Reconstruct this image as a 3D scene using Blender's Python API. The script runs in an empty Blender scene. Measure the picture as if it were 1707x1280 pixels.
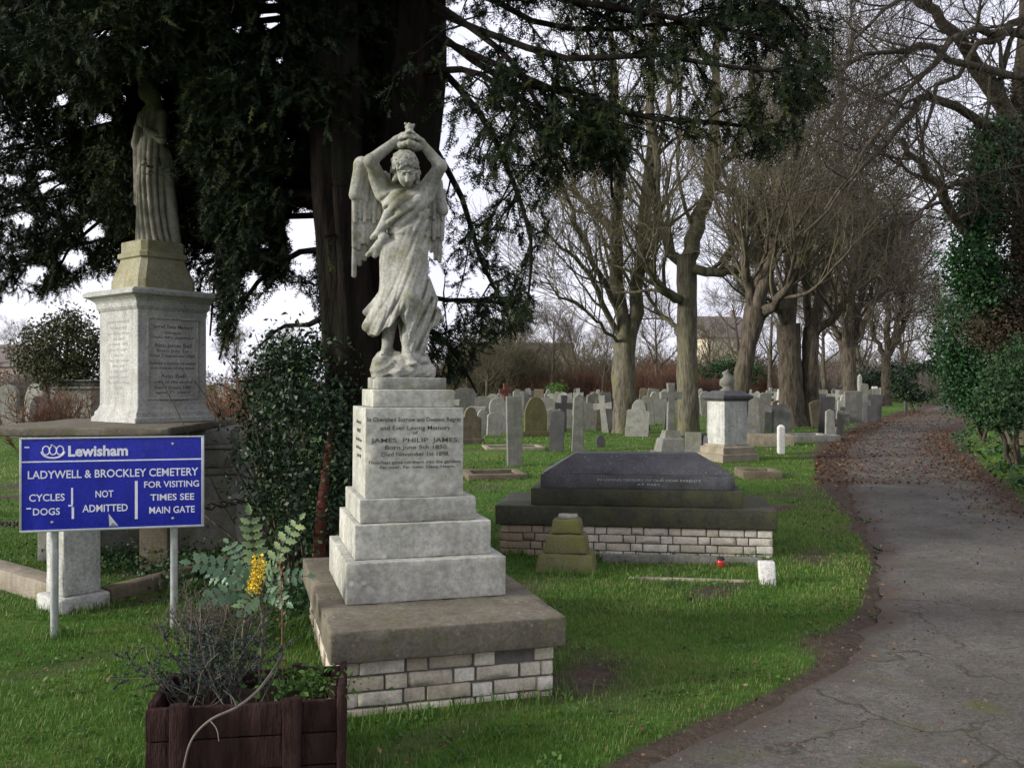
import bpy, bmesh, math, random
import numpy as np
from mathutils import Vector, Matrix, Euler

S = bpy.context.scene
COL = S.collection
rad = math.radians

# ------------------------------------------------------------------ camera, sky, sun, exposure
F_PX, CX, CY, EYE = 1480.0, 853.5, 640.0, 1.6        # photograph 1707 x 1280, level camera at eye height
cam_d = bpy.data.cameras.new("camera")
cam_d.sensor_width = 36.0
cam_d.lens = 36.0 * F_PX / 1707.0
cam_d.clip_start = 0.05
cam_d.clip_end = 2000.0
cam = bpy.data.objects.new("camera", cam_d)
cam.location = (0, 0, EYE)
cam.rotation_euler = (rad(90), 0, 0)
COL.objects.link(cam)
S.camera = cam

SUN_TO = Vector((-0.93, -0.28, 0.34)).normalized()   # towards the sun: low, from the left, a little behind the camera
sun_d = bpy.data.lights.new("sun", 'SUN')
sun_d.energy = 4.4
sun_d.angle = rad(12.0)
sun_d.color = (1.0, 0.96, 0.89)
sun = bpy.data.objects.new("sun", sun_d)
sun.rotation_euler = SUN_TO.to_track_quat('Z', 'Y').to_euler()
COL.objects.link(sun)

W = bpy.data.worlds.new("World")
S.world = W
W.use_nodes = True
wn, wl = W.node_tree.nodes, W.node_tree.links
wn.clear()
wo = wn.new('ShaderNodeOutputWorld')
wb = wn.new('ShaderNodeBackground')
sky = wn.new('ShaderNodeTexSky')
sky.sky_type = 'NISHITA'
sky.sun_disc = False
sky.sun_elevation = math.asin(SUN_TO.z)
sky.sun_rotation = math.atan2(SUN_TO.x, SUN_TO.y)
sky.dust_density = 4.0
wb.inputs['Strength'].default_value = 0.1
wtc = wn.new('ShaderNodeTexCoord')
wno = wn.new('ShaderNodeTexNoise')
wno.inputs['Scale'].default_value = 3.0
wno.inputs['Detail'].default_value = 5.0
wl.new(wtc.outputs['Generated'], wno.inputs['Vector'])
wr = wn.new('ShaderNodeValToRGB')
wr.color_ramp.elements[0].position = 0.3
wr.color_ramp.elements[0].color = (0.80, 0.80, 0.90, 1)
wr.color_ramp.elements[1].position = 0.7
wr.color_ramp.elements[1].color = (1.0, 1.0, 1.02, 1)
wl.new(wno.outputs['Fac'], wr.inputs['Fac'])
wm = wn.new('ShaderNodeMix'); wm.data_type = 'RGBA'; wm.blend_type = 'MULTIPLY'
wm.inputs[0].default_value = 1.0
wm.inputs[7].default_value = (11.6, 11.6, 12.4, 1)      # overcast cloud brightness before the 0.1 background strength
wl.new(wr.outputs['Color'], wm.inputs[6])
wx = wn.new('ShaderNodeMix'); wx.data_type = 'RGBA'
wx.inputs[0].default_value = 0.85
wl.new(sky.outputs['Color'], wx.inputs[6])
wl.new(wm.outputs[2], wx.inputs[7])
wl.new(wx.outputs[2], wb.inputs['Color'])
wl.new(wb.outputs['Background'], wo.inputs['Surface'])

S.view_settings.view_transform = 'Standard'
S.view_settings.look = 'None'
S.view_settings.gamma = 1.0
S.view_settings.exposure = 0.15
S.render.engine = 'CYCLES'
S.cycles.max_bounces = 6
S.cycles.diffuse_bounces = 3
S.cycles.transparent_max_bounces = 4

# ------------------------------------------------------------------ helpers
def at(px, py, d):
    """A photograph pixel at distance d, as a point of the place."""
    return np.array([(px - CX) / F_PX * d, d, EYE + (CY - py) / F_PX * d])

def nrm(v):
    return v / np.maximum(np.linalg.norm(v, axis=-1, keepdims=True), 1e-9)

def sstep(a, b, x):
    t = np.clip((x - a) / (b - a), 0, 1)
    return t * t * (3 - 2 * t)

def wob(P, freq, seed, n=5):
    """Cheap smooth noise in -1..1 for points P (N,3)."""
    r = np.random.RandomState(seed)
    out = np.zeros(len(P))
    for i in range(n):
        k = r.normal(size=3) * freq * (0.6 + 0.5 * i)
        out += np.sin(P @ k + r.uniform(0, 6.28)) / (1 + 0.35 * i)
    return out / 2.4

class Acc:
    """Collects quads and triangles and links them as ONE mesh object."""
    def __init__(self):
        self.V, self.Q, self.T, self.A, self.n = [], [], [], [], 0
    def add(self, V, Fq=None, Ft=None, tint=0.5):
        V = np.asarray(V, float).reshape(-1, 3)
        if Fq is not None and len(Fq): self.Q.append(np.asarray(Fq, np.int64) + self.n)
        if Ft is not None and len(Ft): self.T.append(np.asarray(Ft, np.int64) + self.n)
        self.V.append(V); self.n += len(V)
        self.A.append(np.broadcast_to(np.asarray(tint, float), (len(V),)))
        return self
    def mesh(self, name, smooth=True):
        V = np.concatenate(self.V) if self.V else np.zeros((0, 3))
        Q = np.concatenate(self.Q) if self.Q else np.zeros((0, 4), np.int64)
        T = np.concatenate(self.T) if self.T else np.zeros((0, 3), np.int64)
        me = bpy.data.meshes.new(name)
        me.vertices.add(len(V)); me.vertices.foreach_set('co', V.astype(np.float32).ravel())
        loops = np.concatenate([Q.ravel(), T.ravel()]).astype(np.int32)
        me.loops.add(len(loops)); me.loops.foreach_set('vertex_index', loops)
        st = np.concatenate([np.arange(len(Q)) * 4, len(Q) * 4 + np.arange(len(T)) * 3]).astype(np.int32)
        me.polygons.add(len(st)); me.polygons.foreach_set('loop_start', st)
        me.polygons.foreach_set('use_smooth', np.full(len(st), smooth, bool))
        at_ = me.attributes.new('tint', 'FLOAT', 'POINT')
        at_.data.foreach_set('value', np.concatenate(self.A).astype(np.float32) if self.A else np.zeros(0, np.float32))
        me.update(calc_edges=True)
        return me
    def build(self, name, mat, parent=None, smooth=True):
        return link(name, self.mesh(name, smooth), mat, parent)

def link(name, me, mat, parent=None, loc=None):
    o = bpy.data.objects.new(name, me)
    if mat is not None and len(me.materials) == 0: me.materials.append(mat)
    COL.objects.link(o)
    if parent is not None: o.parent = parent
    if loc is not None: o.location = loc
    return o

def thing(name, label, cat, loc=(0, 0, 0), rz=0.0, group=None, tilt=(0, 0)):
    o = bpy.data.objects.new(name, None)
    o.empty_display_size = 0.2
    COL.objects.link(o)
    o.location = loc
    o.rotation_euler = (tilt[0], tilt[1], rz)
    return tag(o, label, cat, group)

def tag(o, label, cat, group=None):
    o['label'] = label; o['category'] = cat; o['kind'] = 'thing'
    if group: o['group'] = group
    return o

def kind(o, k, label=None):
    o['kind'] = k
    if label: o['label'] = label
    return o

# ------------------------------------------------------------------ materials
def mat_new(name, rough=0.85, spec=0.25):
    m = bpy.data.materials.new(name)
    m.use_nodes = True
    nt = m.node_tree
    b = nt.nodes['Principled BSDF']
    b.inputs['Roughness'].default_value = rough
    b.inputs['Specular IOR Level'].default_value = spec
    return m, nt.nodes, nt.links, b

def coords(n, l, vary=True):
    tc = n.new('ShaderNodeTexCoord')
    if not vary: return tc.outputs['Object']
    oi = n.new('ShaderNodeObjectInfo')
    ml = n.new('ShaderNodeMath'); ml.operation = 'MULTIPLY'; ml.inputs[1].default_value = 37.0
    l.new(oi.outputs['Random'], ml.inputs[0])
    ad = n.new('ShaderNodeVectorMath'); ad.operation = 'ADD'
    l.new(tc.outputs['Object'], ad.inputs[0]); l.new(ml.outputs[0], ad.inputs[1])
    return ad.outputs[0]

def noise(n, l, vec, scale, detail=5, rough=0.6, stretch=None):
    if stretch:
        mp = n.new('ShaderNodeMapping'); mp.inputs['Scale'].default_value = stretch
        l.new(vec, mp.inputs['Vector']); vec = mp.outputs[0]
    t = n.new('ShaderNodeTexNoise')
    t.inputs['Scale'].default_value = scale; t.inputs['Detail'].default_value = detail
    t.inputs['Roughness'].default_value = rough
    l.new(vec, t.inputs['Vector'])
    return t.outputs['Fac']

def ramp(n, l, fac, stops):
    r = n.new('ShaderNodeValToRGB')
    e = r.color_ramp.elements
    while len(e) < len(stops): e.new(0.5)
    for i, (p, c) in enumerate(stops):
        e[i].position = p
        e[i].color = (c, c, c, 1) if isinstance(c, (int, float)) else (*c, 1)
    l.new(fac, r.inputs['Fac'])
    return r.outputs['Color']

def mixc(n, l, fac, a, b, mode='MIX'):
    m = n.new('ShaderNodeMix'); m.data_type = 'RGBA'; m.blend_type = mode
    for sock, v in ((0, fac), (6, a), (7, b)):
        if isinstance(v, (int, float)): m.inputs[sock].default_value = v
        elif isinstance(v, tuple): m.inputs[sock].default_value = (*v, 1)
        else: l.new(v, m.inputs[sock])
    return m.outputs[2]

def bump(n, l, b, h, strength=0.4, dist=0.01):
    bp = n.new('ShaderNodeBump')
    bp.inputs['Strength'].default_value = strength; bp.inputs['Distance'].default_value = dist
    l.new(h, bp.inputs['Height']); l.new(bp.outputs[0], b.inputs['Normal'])

def attr(n, name='tint'):
    a = n.new('ShaderNodeAttribute'); a.attribute_name = name
    return a.outputs['Fac']

def stone(name, c, dark=0.55, moss=None, moss_amt=0.5, scale=1.0, streak=0.35, rough=0.88, bstr=0.5, lichen=None):
    m, n, l, b = mat_new(name, rough, 0.2)
    v = coords(n, l)
    big = noise(n, l, v, 2.6 * scale, 6, 0.65)
    fine = noise(n, l, v, 34 * scale, 6, 0.7)
    c1 = tuple(x * dark for x in c)
    col = mixc(n, l, ramp(n, l, big, [(0.30, 0.0), (0.68, 1.0)]), c1, c)
    st = noise(n, l, v, 5.0 * scale, 5, 0.6, (1.6, 1.6, 0.16))
    col = mixc(n, l, ramp(n, l, st, [(0.48, 0.0), (0.72, streak)]), col, tuple(x * 0.42 for x in c))
    sp = ramp(n, l, fine, [(0.38, 0.62), (0.62, 1.12)])
    col = mixc(n, l, 0.8, col, sp, 'MULTIPLY')
    if moss:
        mo = noise(n, l, v, 3.7 * scale, 7, 0.7)
        col = mixc(n, l, ramp(n, l, mo, [(0.66 - 0.3 * moss_amt, 0.0), (0.80 - 0.2 * moss_amt, 0.85)]), col, moss)
    if lichen:
        vo = n.new('ShaderNodeTexVoronoi'); vo.inputs['Scale'].default_value = 17 * scale
        l.new(v, vo.inputs['Vector'])
        li = ramp(n, l, vo.outputs['Distance'], [(0.10, 1.0), (0.24, 0.0)])
        gate = ramp(n, l, noise(n, l, v, 4.4 * scale, 4), [(0.5, 0.0), (0.62, 0.8)])
        f = mixc(n, l, 1.0, li, gate, 'MULTIPLY')
        col = mixc(n, l, f, col, lichen)
    l.new(col, b.inputs['Base Color'])
    h = mixc(n, l, 0.5, big, fine)
    bump(n, l, b, h, bstr, 0.012)
    return m

def bark(name, c1, c2, moss=None, scale=1.0, amt=0.5):
    m, n, l, b = mat_new(name, 0.95, 0.1)
    v = coords(n, l)
    st = noise(n, l, v, 9 * scale, 6, 0.65, (1.0, 1.0, 0.22))
    col = mixc(n, l, ramp(n, l, st, [(0.34, 0.0), (0.66, 1.0)]), c1, c2)
    if moss:
        mo = noise(n, l, v, 1.3 * scale, 6, 0.65)
        col = mixc(n, l, ramp(n, l, mo, [(0.62 - 0.3 * amt, 0.0), (0.80 - 0.25 * amt, 0.9)]), col, moss)
    l.new(col, b.inputs['Base Color'])
    bump(n, l, b, st, 1.0, 0.05)
    return m

def leafy(name, dark, mid, light, rough=0.6, spec=0.25, trans=0.0):
    m, n, l, b = mat_new(name, rough, spec)
    r = ramp(n, l, attr(n), [(0.0, dark), (0.55, mid), (1.0, light)])
    l.new(r, b.inputs['Base Color'])
    if trans > 0:
        tr = n.new('ShaderNodeBsdfTranslucent'); l.new(r, tr.inputs['Color'])
        mx = n.new('ShaderNodeMixShader'); mx.inputs[0].default_value = trans
        out = n['Material Output']
        l.new(b.outputs[0], mx.inputs[1]); l.new(tr.outputs[0], mx.inputs[2]); l.new(mx.outputs[0], out.inputs['Surface'])
    return m

def plain(name, c, rough=0.5, spec=0.4, metal=0.0, var=0.15, scale=8.0):
    m, n, l, b = mat_new(name, rough, spec)
    v = coords(n, l)
    f = noise(n, l, v, scale, 6, 0.65)
    l.new(mixc(n, l, ramp(n, l, f, [(0.3, 0.0), (0.7, 1.0)]), tuple(x * (1 - var) for x in c), tuple(min(1, x * (1 + var)) for x in c)), b.inputs['Base Color'])
    b.inputs['Metallic'].default_value = metal
    bump(n, l, b, f, 0.08, 0.005)
    return m

MOSS = (0.085, 0.085, 0.025)
M = {}
M['pale_stone'] = stone('pale_stone', (0.52, 0.515, 0.45), 0.62, (0.25, 0.25, 0.15), 0.42, 0.8, 0.55, lichen=(0.62, 0.62, 0.56))
M['statue_stone'] = stone('statue_stone', (0.43, 0.425, 0.375), 0.62, (0.125, 0.125, 0.055), 0.62, 1.6, 0.85, bstr=0.4)
M['white_stone'] = stone('white_stone', (0.56, 0.56, 0.52), 0.62, (0.25, 0.25, 0.18), 0.4, 1.3, 0.55)
M['old_statue'] = stone('old_statue', (0.40, 0.38, 0.31), 0.5, (0.13, 0.13, 0.06), 0.5, 2.0, 0.6)
M['lichen_stone'] = stone('lichen_stone', (0.40, 0.38, 0.26), 0.6, (0.20, 0.18, 0.07), 0.6, 1.6, 0.4)
M['brown_slab'] = stone('brown_slab', (0.19, 0.168, 0.128), 0.6, (0.10, 0.095, 0.04), 0.45, 1.4, 0.5, lichen=(0.34, 0.32, 0.24))
M['dark_granite'] = stone('dark_granite', (0.105, 0.105, 0.112), 0.55, (0.07, 0.072, 0.045), 0.25, 1.6, 0.4, 0.5, 0.2, lichen=(0.30, 0.30, 0.28))
M['mossy_black'] = stone('mossy_black', (0.062, 0.060, 0.042), 0.6, (0.065, 0.07, 0.022), 0.55, 1.3, 0.4, 0.7, 0.35)
M['mossy_green'] = stone('mossy_green', (0.17, 0.16, 0.09), 0.6, (0.12, 0.12, 0.028), 0.85, 2.0, 0.4)
M['grey_stone'] = stone('grey_stone', (0.245, 0.242, 0.215), 0.55, (0.12, 0.125, 0.062), 0.55, 1.6, 0.5)
M['brown_stone'] = stone('brown_stone', (0.20, 0.165, 0.115), 0.55, MOSS, 0.5, 1.6, 0.5)
M['olive_stone'] = stone('olive_stone', (0.15, 0.135, 0.07), 0.6, MOSS, 0.7, 1.6, 0.4)
M['far_pale'] = stone('far_pale', (0.37, 0.365, 0.325), 0.62, (0.17, 0.175, 0.10), 0.5, 1.4, 0.4)
M['dark_stone'] = stone('dark_stone', (0.10, 0.10, 0.10), 0.6, (0.07, 0.075, 0.04), 0.4, 1.4, 0.4)
M['red_granite'] = stone('red_granite', (0.17, 0.062, 0.048), 0.65, None, 0, 2.0, 0.3, 0.5, 0.2)
M['kerb_stone'] = stone('kerb_stone', (0.36, 0.31, 0.235), 0.6, (0.16, 0.15, 0.07), 0.5, 1.8, 0.4)

def brick_mat(name, dark, mid, light):
    m, n, l, b = mat_new(name, 0.9, 0.15)
    v = coords(n, l, False)
    col = ramp(n, l, attr(n), [(0.0, dark), (0.45, mid), (1.0, light)])
    f = noise(n, l, v, 9, 6, 0.7)
    col = mixc(n, l, ramp(n, l, f, [(0.46, 0.0), (0.70, 0.55)]), col, tuple(x * 0.42 for x in mid))
    f2 = noise(n, l, v, 60, 5, 0.7)
    col = mixc(n, l, 0.7, col, ramp(n, l, f2, [(0.35, 0.62), (0.65, 1.1)]), 'MULTIPLY')
    l.new(col, b.inputs['Base Color'])
    bump(n, l, b, f2, 0.5, 0.006)
    return m
M['cream_brick'] = brick_mat('cream_brick', (0.24, 0.18, 0.12), (0.52, 0.46, 0.36), (0.66, 0.62, 0.53))
M['mortar'] = stone('mortar', (0.17, 0.16, 0.14), 0.6, (0.06, 0.065, 0.035), 0.4, 6.0, 0.3)
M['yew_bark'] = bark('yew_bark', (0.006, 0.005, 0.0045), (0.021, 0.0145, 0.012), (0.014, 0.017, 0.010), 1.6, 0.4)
M['red_bark'] = bark('red_bark', (0.03, 0.012, 0.009), (0.10, 0.036, 0.024), None, 1.4)
M['lime_bark'] = bark('lime_bark', (0.055, 0.050, 0.038), (0.19, 0.172, 0.128), (0.135, 0.135, 0.062), 1.3, 0.45)
M['dark_bark'] = bark('dark_bark', (0.030, 0.025, 0.020), (0.130, 0.108, 0.082), (0.075, 0.075, 0.04), 1.3, 0.3)
M['twig_olive'] = bark('twig_olive', (0.085, 0.077, 0.048), (0.155, 0.14, 0.088), None, 0.6)
M['twig_brown'] = bark('twig_brown', (0.075, 0.064, 0.05), (0.14, 0.12, 0.096), None, 0.6)
M['twig_dark'] = bark('twig_dark', (0.04, 0.034, 0.030), (0.09, 0.078, 0.062), None, 0.6)
M['twig_red'] = bark('twig_red', (0.11, 0.06, 0.04), (0.21, 0.125, 0.085), None, 0.6)
M['twig_grey'] = bark('twig_grey', (0.10, 0.085, 0.07), (0.19, 0.165, 0.14), None, 0.6)
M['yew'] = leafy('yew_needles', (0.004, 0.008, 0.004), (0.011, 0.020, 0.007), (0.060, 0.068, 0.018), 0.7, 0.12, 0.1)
M['evergreen'] = leafy('evergreen_leaves', (0.006, 0.014, 0.007), (0.015, 0.036, 0.014), (0.055, 0.10, 0.03), 0.5, 0.3, 0.15)
M['olive_bush'] = leafy('olive_leaves', (0.022, 0.026, 0.010), (0.05, 0.056, 0.020), (0.11, 0.11, 0.04), 0.6, 0.25, 0.2)
M['conifer'] = leafy('conifer_leaves', (0.008, 0.026, 0.010), (0.025, 0.078, 0.024), (0.07, 0.17, 0.05), 0.55, 0.3, 0.2)
M['ivy'] = leafy('ivy_leaves', (0.012, 0.030, 0.012), (0.032, 0.075, 0.025), (0.085, 0.15, 0.06), 0.65, 0.25, 0.15)
M['dead_foliage'] = leafy('dead_foliage', (0.03, 0.022, 0.015), (0.065, 0.05, 0.033), (0.10, 0.09, 0.05), 0.8, 0.1, 0.1)
M['mahonia'] = leafy('mahonia_leaves', (0.05, 0.11, 0.06), (0.13, 0.22, 0.12), (0.34, 0.42, 0.17), 0.4, 0.4, 0.3)
M['heather'] = leafy('heather_leaves', (0.018, 0.026, 0.022), (0.05, 0.066, 0.055), (0.15, 0.18, 0.15), 0.7, 0.2, 0.1)
M['weed'] = leafy('weed_leaves', (0.04, 0.09, 0.02), (0.09, 0.18, 0.035), (0.19, 0.30, 0.07), 0.6, 0.25, 0.3)
M['flower'] = plain('yellow_flower', (0.75, 0.52, 0.03), 0.6, 0.2, 0, 0.25, 40)
M['litter'] = leafy('dead_leaves', (0.045, 0.022, 0.014), (0.115, 0.060, 0.037), (0.25, 0.16, 0.10), 0.8, 0.15, 0.1)
M['grass'] = leafy('grass_blades', (0.038, 0.094, 0.013), (0.090, 0.190, 0.028), (0.250, 0.245, 0.095), 0.55, 0.25, 0.35)
M['wood'] = bark('stained_wood', (0.020, 0.010, 0.009), (0.048, 0.026, 0.023), None, 1.6)
M['soil'] = stone('soil', (0.05, 0.036, 0.024), 0.5, (0.04, 0.06, 0.02), 0.4, 3.0, 0.2, 0.95)
M['sign_blue'] = stone('sign_blue', (0.024, 0.034, 0.42), 0.80, (0.05, 0.055, 0.30), 0.2, 2.0, 0.35, 0.42, 0.05)
M['sign_white'] = plain('sign_white', (0.72, 0.73, 0.80), 0.5, 0.3, 0, 0.12, 30)
M['alu'] = plain('aluminium', (0.50, 0.52, 0.53), 0.45, 0.5, 0.7, 0.15, 12)
M['galv'] = plain('galvanised_steel', (0.38, 0.40, 0.39), 0.5, 0.5, 0.55, 0.25, 14)
M['ink'] = plain('inscription_black', (0.085, 0.083, 0.076), 0.8, 0.1, 0, 0.8, 90)
M['ink_grey'] = plain('inscription_grey', (0.095, 0.10, 0.095), 0.8, 0.1, 0, 0.5, 60)
M['ink_pale'] = plain('inscription_pale', (0.34, 0.34, 0.32), 0.8, 0.1, 0, 0.3, 60)
M['iron'] = plain('rusty_iron', (0.035, 0.028, 0.024), 0.8, 0.3, 0.2, 0.4, 20)
M['white_paint'] = stone('white_paint', (0.74, 0.73, 0.69), 0.8, None, 0, 2.0, 0.3)
M['red_glass'] = plain('red_plastic', (0.45, 0.03, 0.02), 0.3, 0.5, 0, 0.2, 10)
M['render_wall'] = plain('cream_render', (0.62, 0.54, 0.42), 0.9, 0.1, 0, 0.1, 2)
M['brick_wall'] = plain('brick_wall', (0.28, 0.21, 0.18), 0.9, 0.1, 0, 0.2, 3)
M['roof_tile'] = plain('roof_tile', (0.15, 0.125, 0.115), 0.9, 0.1, 0, 0.25, 3)
M['window_glass'] = plain('window_glass', (0.03, 0.035, 0.045), 0.1, 0.6, 0, 0.2, 3)

# ------------------------------------------------------------------ shape helpers
def axis_coords(a, b, r, cell):
    L = b - a
    r = min(r, L * 0.3)
    n = max(1, int(round((L - 2 * r) / cell)))
    return np.concatenate([[a, a + r * 0.4], np.linspace(a + r, b - r, n + 1), [b - r * 0.4, b]])

def rbox(x0, x1, y0, y1, z0, z1, r=0.008, cell=0.08, rough=0.0015, seed=1, chip=0.0):
    """A block with rounded, slightly worn edges: V, quads."""
    xs, ys, zs = axis_coords(x0, x1, r, cell), axis_coords(y0, y1, r, cell), axis_coords(z0, z1, r, cell)
    V, Fq, n = [], [], 0
    def face(U, Wc, fn, flip):
        nonlocal n
        a, b = np.meshgrid(U, Wc, indexing='ij')
        P = fn(a.ravel(), b.ravel())
        V.append(P)
        i = np.arange(len(U) * len(Wc)).reshape(len(U), len(Wc)) + n
        q = np.stack([i[:-1, :-1], i[1:, :-1], i[1:, 1:], i[:-1, 1:]], -1).reshape(-1, 4)
        Fq.append(q[:, ::-1] if flip else q)
        n += len(P)
    c = lambda v, like: np.full(like.shape, v)
    face(xs, ys, lambda a, b: np.stack([a, b, c(z0, a)], -1), True)
    face(xs, ys, lambda a, b: np.stack([a, b, c(z1, a)], -1), False)
    face(xs, zs, lambda a, b: np.stack([a, c(y0, a), b], -1), False)
    face(xs, zs, lambda a, b: np.stack([a, c(y1, a), b], -1), True)
    face(ys, zs, lambda a, b: np.stack([c(x0, a), a, b], -1), True)
    face(ys, zs, lambda a, b: np.stack([c(x1, a), a, b], -1), False)
    V = np.concatenate(V); Fq = np.concatenate(Fq)
    rr = min(r, (x1 - x0) * .3, (y1 - y0) * .3, (z1 - z0) * .3)
    inner = np.stack([np.clip(V[:, 0], x0 + rr, x1 - rr), np.clip(V[:, 1], y0 + rr, y1 - rr), np.clip(V[:, 2], z0 + rr, z1 - rr)], -1)
    d = V - inner
    edge = (np.abs(d) > 1e-6).sum(1) >= 2
    V = inner + nrm(d) * rr
    if rough > 0:
        V = V + nrm(d) * (wob(V, 14, seed) * rough)[:, None]
    if chip > 0:
        k = np.clip(wob(V, 22, seed + 7) - 0.35, 0, 1) * chip * edge
        V = V - nrm(d) * k[:, None]
    # weld the seams between the six sides
    key = np.round(V / 1e-5).astype(np.int64)
    _, idx, inv = np.unique(key, axis=0, return_index=True, return_inverse=True)
    inv = inv.ravel()
    return V[idx], inv[Fq]

def prof_square(prof, cx=0, cy=0, ch=0.006):
    """A square moulded column from (half width, z) pairs: V, quads (flat shaded, capped)."""
    rings = []
    for hw, z in prof:
        c = min(ch, hw * 0.2)
        p = [(hw - c, -hw), (hw, -hw + c), (hw, hw - c), (hw - c, hw), (-hw + c, hw), (-hw, hw - c), (-hw, -hw + c), (-hw + c, -hw)]
        rings.append([(cx + a, cy + b, z) for a, b in p])
    V = np.array(rings).reshape(-1, 3)
    q = []
    for i in range(len(prof) - 1):
        for k in range(8):
            a, b = i * 8 + k, i * 8 + (k + 1) % 8
            q.append((a, b, b + 8, a + 8))
    o = (len(prof) - 1) * 8
    q += [(o, o + 1, o + 2, o + 3), (o, o + 3, o + 4, o + 7), (o + 4, o + 5, o + 6, o + 7)]
    q += [(3, 2, 1, 0), (7, 4, 3, 0), (7, 6, 5, 4)]
    return V, np.array(q)

def tubes(P, R, sides=5, caps=False, flute=None, seed=0):
    """P (N,K,3), R (N,K): N tubes along polylines: V, quads."""
    P = np.asarray(P, float); R = np.asarray(R, float)
    if P.ndim == 2: P, R = P[None], R[None]
    N, K, _ = P.shape
    T = np.empty_like(P)
    T[:, 1:-1] = P[:, 2:] - P[:, :-2]; T[:, 0] = P[:, 1] - P[:, 0]; T[:, -1] = P[:, -1] - P[:, -2]
    T = nrm(T)
    m = nrm(P[:, -1] - P[:, 0])
    ref = np.where(np.abs(m[:, 2:3]) > 0.8, np.array([[1.0, 0.13, 0]]), np.array([[0.1, 0, 1.0]]))[:, None, :]
    A = nrm(np.cross(T, np.broadcast_to(ref, T.shape)))
    B = np.cross(T, A)
    th = np.linspace(0, 2 * np.pi, sides, endpoint=False)
    rr = R[:, :, None] * np.ones(sides)
    if flute is not None: rr = rr * flute(th[None, None, :], P[:, :, 2][:, :, None])
    V = P[:, :, None, :] + rr[..., None] * (A[:, :, None, :] * np.cos(th)[None, None, :, None] + B[:, :, None, :] * np.sin(th)[None, None, :, None])
    V = V.reshape(-1, 3)
    base = (np.arange(N) * K * sides)[:, None, None] + (np.arange(K - 1) * sides)[None, :, None]
    k0 = np.arange(sides)[None, None, :]; k1 = (np.arange(sides) + 1)[None, None, :] % sides
    q = np.stack([base + k0, base + k1, base + k1 + sides, base + k0 + sides], -1).reshape(-1, 4)
    return V, q

def smooth_line(pts, k=16):
    """Catmull-Rom through points (n,3) resampled to k."""
    p = np.asarray(pts, float)
    p = np.vstack([2 * p[0] - p[1], p, 2 * p[-1] - p[-2]])
    n = len(p) - 3
    out = []
    for u in np.linspace(0, n - 1e-6, k):
        i = int(u); t = u - i
        a, b, c, d = p[i], p[i + 1], p[i + 2], p[i + 3]
        out.append(0.5 * (2 * b + (c - a) * t + (2 * a - 5 * b + 4 * c - d) * t ** 2 + (3 * b - a - 3 * c + d) * t ** 3))
    return np.array(out)

def grow(r, P0, D0, L, R0, k, wobble=0.15, up=0.0, tip=0.3):
    P0 = np.asarray(P0, float); N = len(P0)
    d = nrm(np.asarray(D0, float)); P = [P0]
    L = np.broadcast_to(L, (N,)); R0 = np.broadcast_to(R0, (N,))
    for i in range(k):
        d = nrm(d + r.normal(size=(N, 3)) * wobble + np.array([0, 0, up]))
        P.append(P[-1] + d * (L / k)[:, None])
    t = np.linspace(0, 1, k + 1)
    return np.stack(P, 1), R0[:, None] * (1 - (1 - tip) * t)[None, :]

def spawn(r, P, R, n, t0, t1, a0, a1):
    """n children on each of the N branches: origins, directions, parent radius there, parent index, t."""
    N, K, _ = P.shape
    idx = np.repeat(np.arange(N), n)
    t = r.uniform(t0, t1, len(idx)) * (K - 1)
    i = np.clip(t.astype(int), 0, K - 2); f = (t - i)[:, None]
    o = P[idx, i] * (1 - f) + P[idx, i + 1] * f
    T = nrm(P[idx, i + 1] - P[idx, i])
    q = nrm(np.cross(T, r.normal(size=T.shape)))
    a = r.uniform(a0, a1, len(idx))[:, None]
    rp = R[idx, i] * (1 - f[:, 0]) + R[idx, i + 1] * f[:, 0]
    return o, T * np.cos(a) + q * np.sin(a), rp, idx, t / (K - 1)

def leaf_quads(r, C, size, tint, flat=0.0, aspect=0.6, up=None):
    """One folded diamond leaf at each centre C."""
    N = len(C)
    a = nrm(r.normal(size=(N, 3)) + (np.array([0, 0, flat]) if up is None else up) * 0)
    nrmv = nrm(r.normal(size=(N, 3)) + np.array([0, 0, flat]))
    a = nrm(np.cross(nrmv, a)); b = np.cross(nrmv, a)
    s = np.broadcast_to(size, (N,))[:, None] * r.uniform(0.7, 1.3, (N, 1))
    v = np.stack([C - a * s * .5, C + b * s * .5 * aspect + nrmv * s * .08, C + a * s * .5, C - b * s * .5 * aspect + nrmv * s * .08], 1)
    q = np.arange(N * 4).reshape(N, 4)
    return v.reshape(-1, 3), q, np.repeat(np.broadcast_to(tint, (N,)), 4)

def leaf_cloud(acc, r, blobs, n, size, clump=0.16, dens=40, flat=0.3, aspect=0.6, shell=0.5):
    """Leaf-sized faces gathered in sprays through ellipsoids (cx,cy,cz,rx,ry,rz)."""
    vol = np.array([b[3] * b[4] * b[5] for b in blobs]) ** (2 / 3)
    pick = r.choice(len(blobs), max(1, n // dens), p=vol / vol.sum())
    B = np.array(blobs)[pick]
    d = nrm(r.normal(size=(len(B), 3))) * (r.uniform(0, 1, (len(B), 1)) ** (1 / 3 * (1 - shell) + 0.02))
    C = B[:, :3] + d * B[:, 3:6] * r.uniform(0.75, 1.12, (len(B), 1))
    tone = np.clip(r.normal(0.42, 0.18, len(C)), 0.02, 0.85)
    cl = clump * r.uniform(0.5, 1.4, (len(C), 1))
    cc = np.repeat(C, dens, 0) + r.normal(size=(len(C) * dens, 3)) * np.repeat(cl, dens, 0) * np.array([1, 1, .75])
    tt = np.clip(np.repeat(tone, dens) + r.normal(0, 0.14, len(cc)), 0, 1)
    v, q, t = leaf_quads(r, cc, size, tt, flat, aspect)
    acc.add(v, q, tint=t)
    return C

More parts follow.
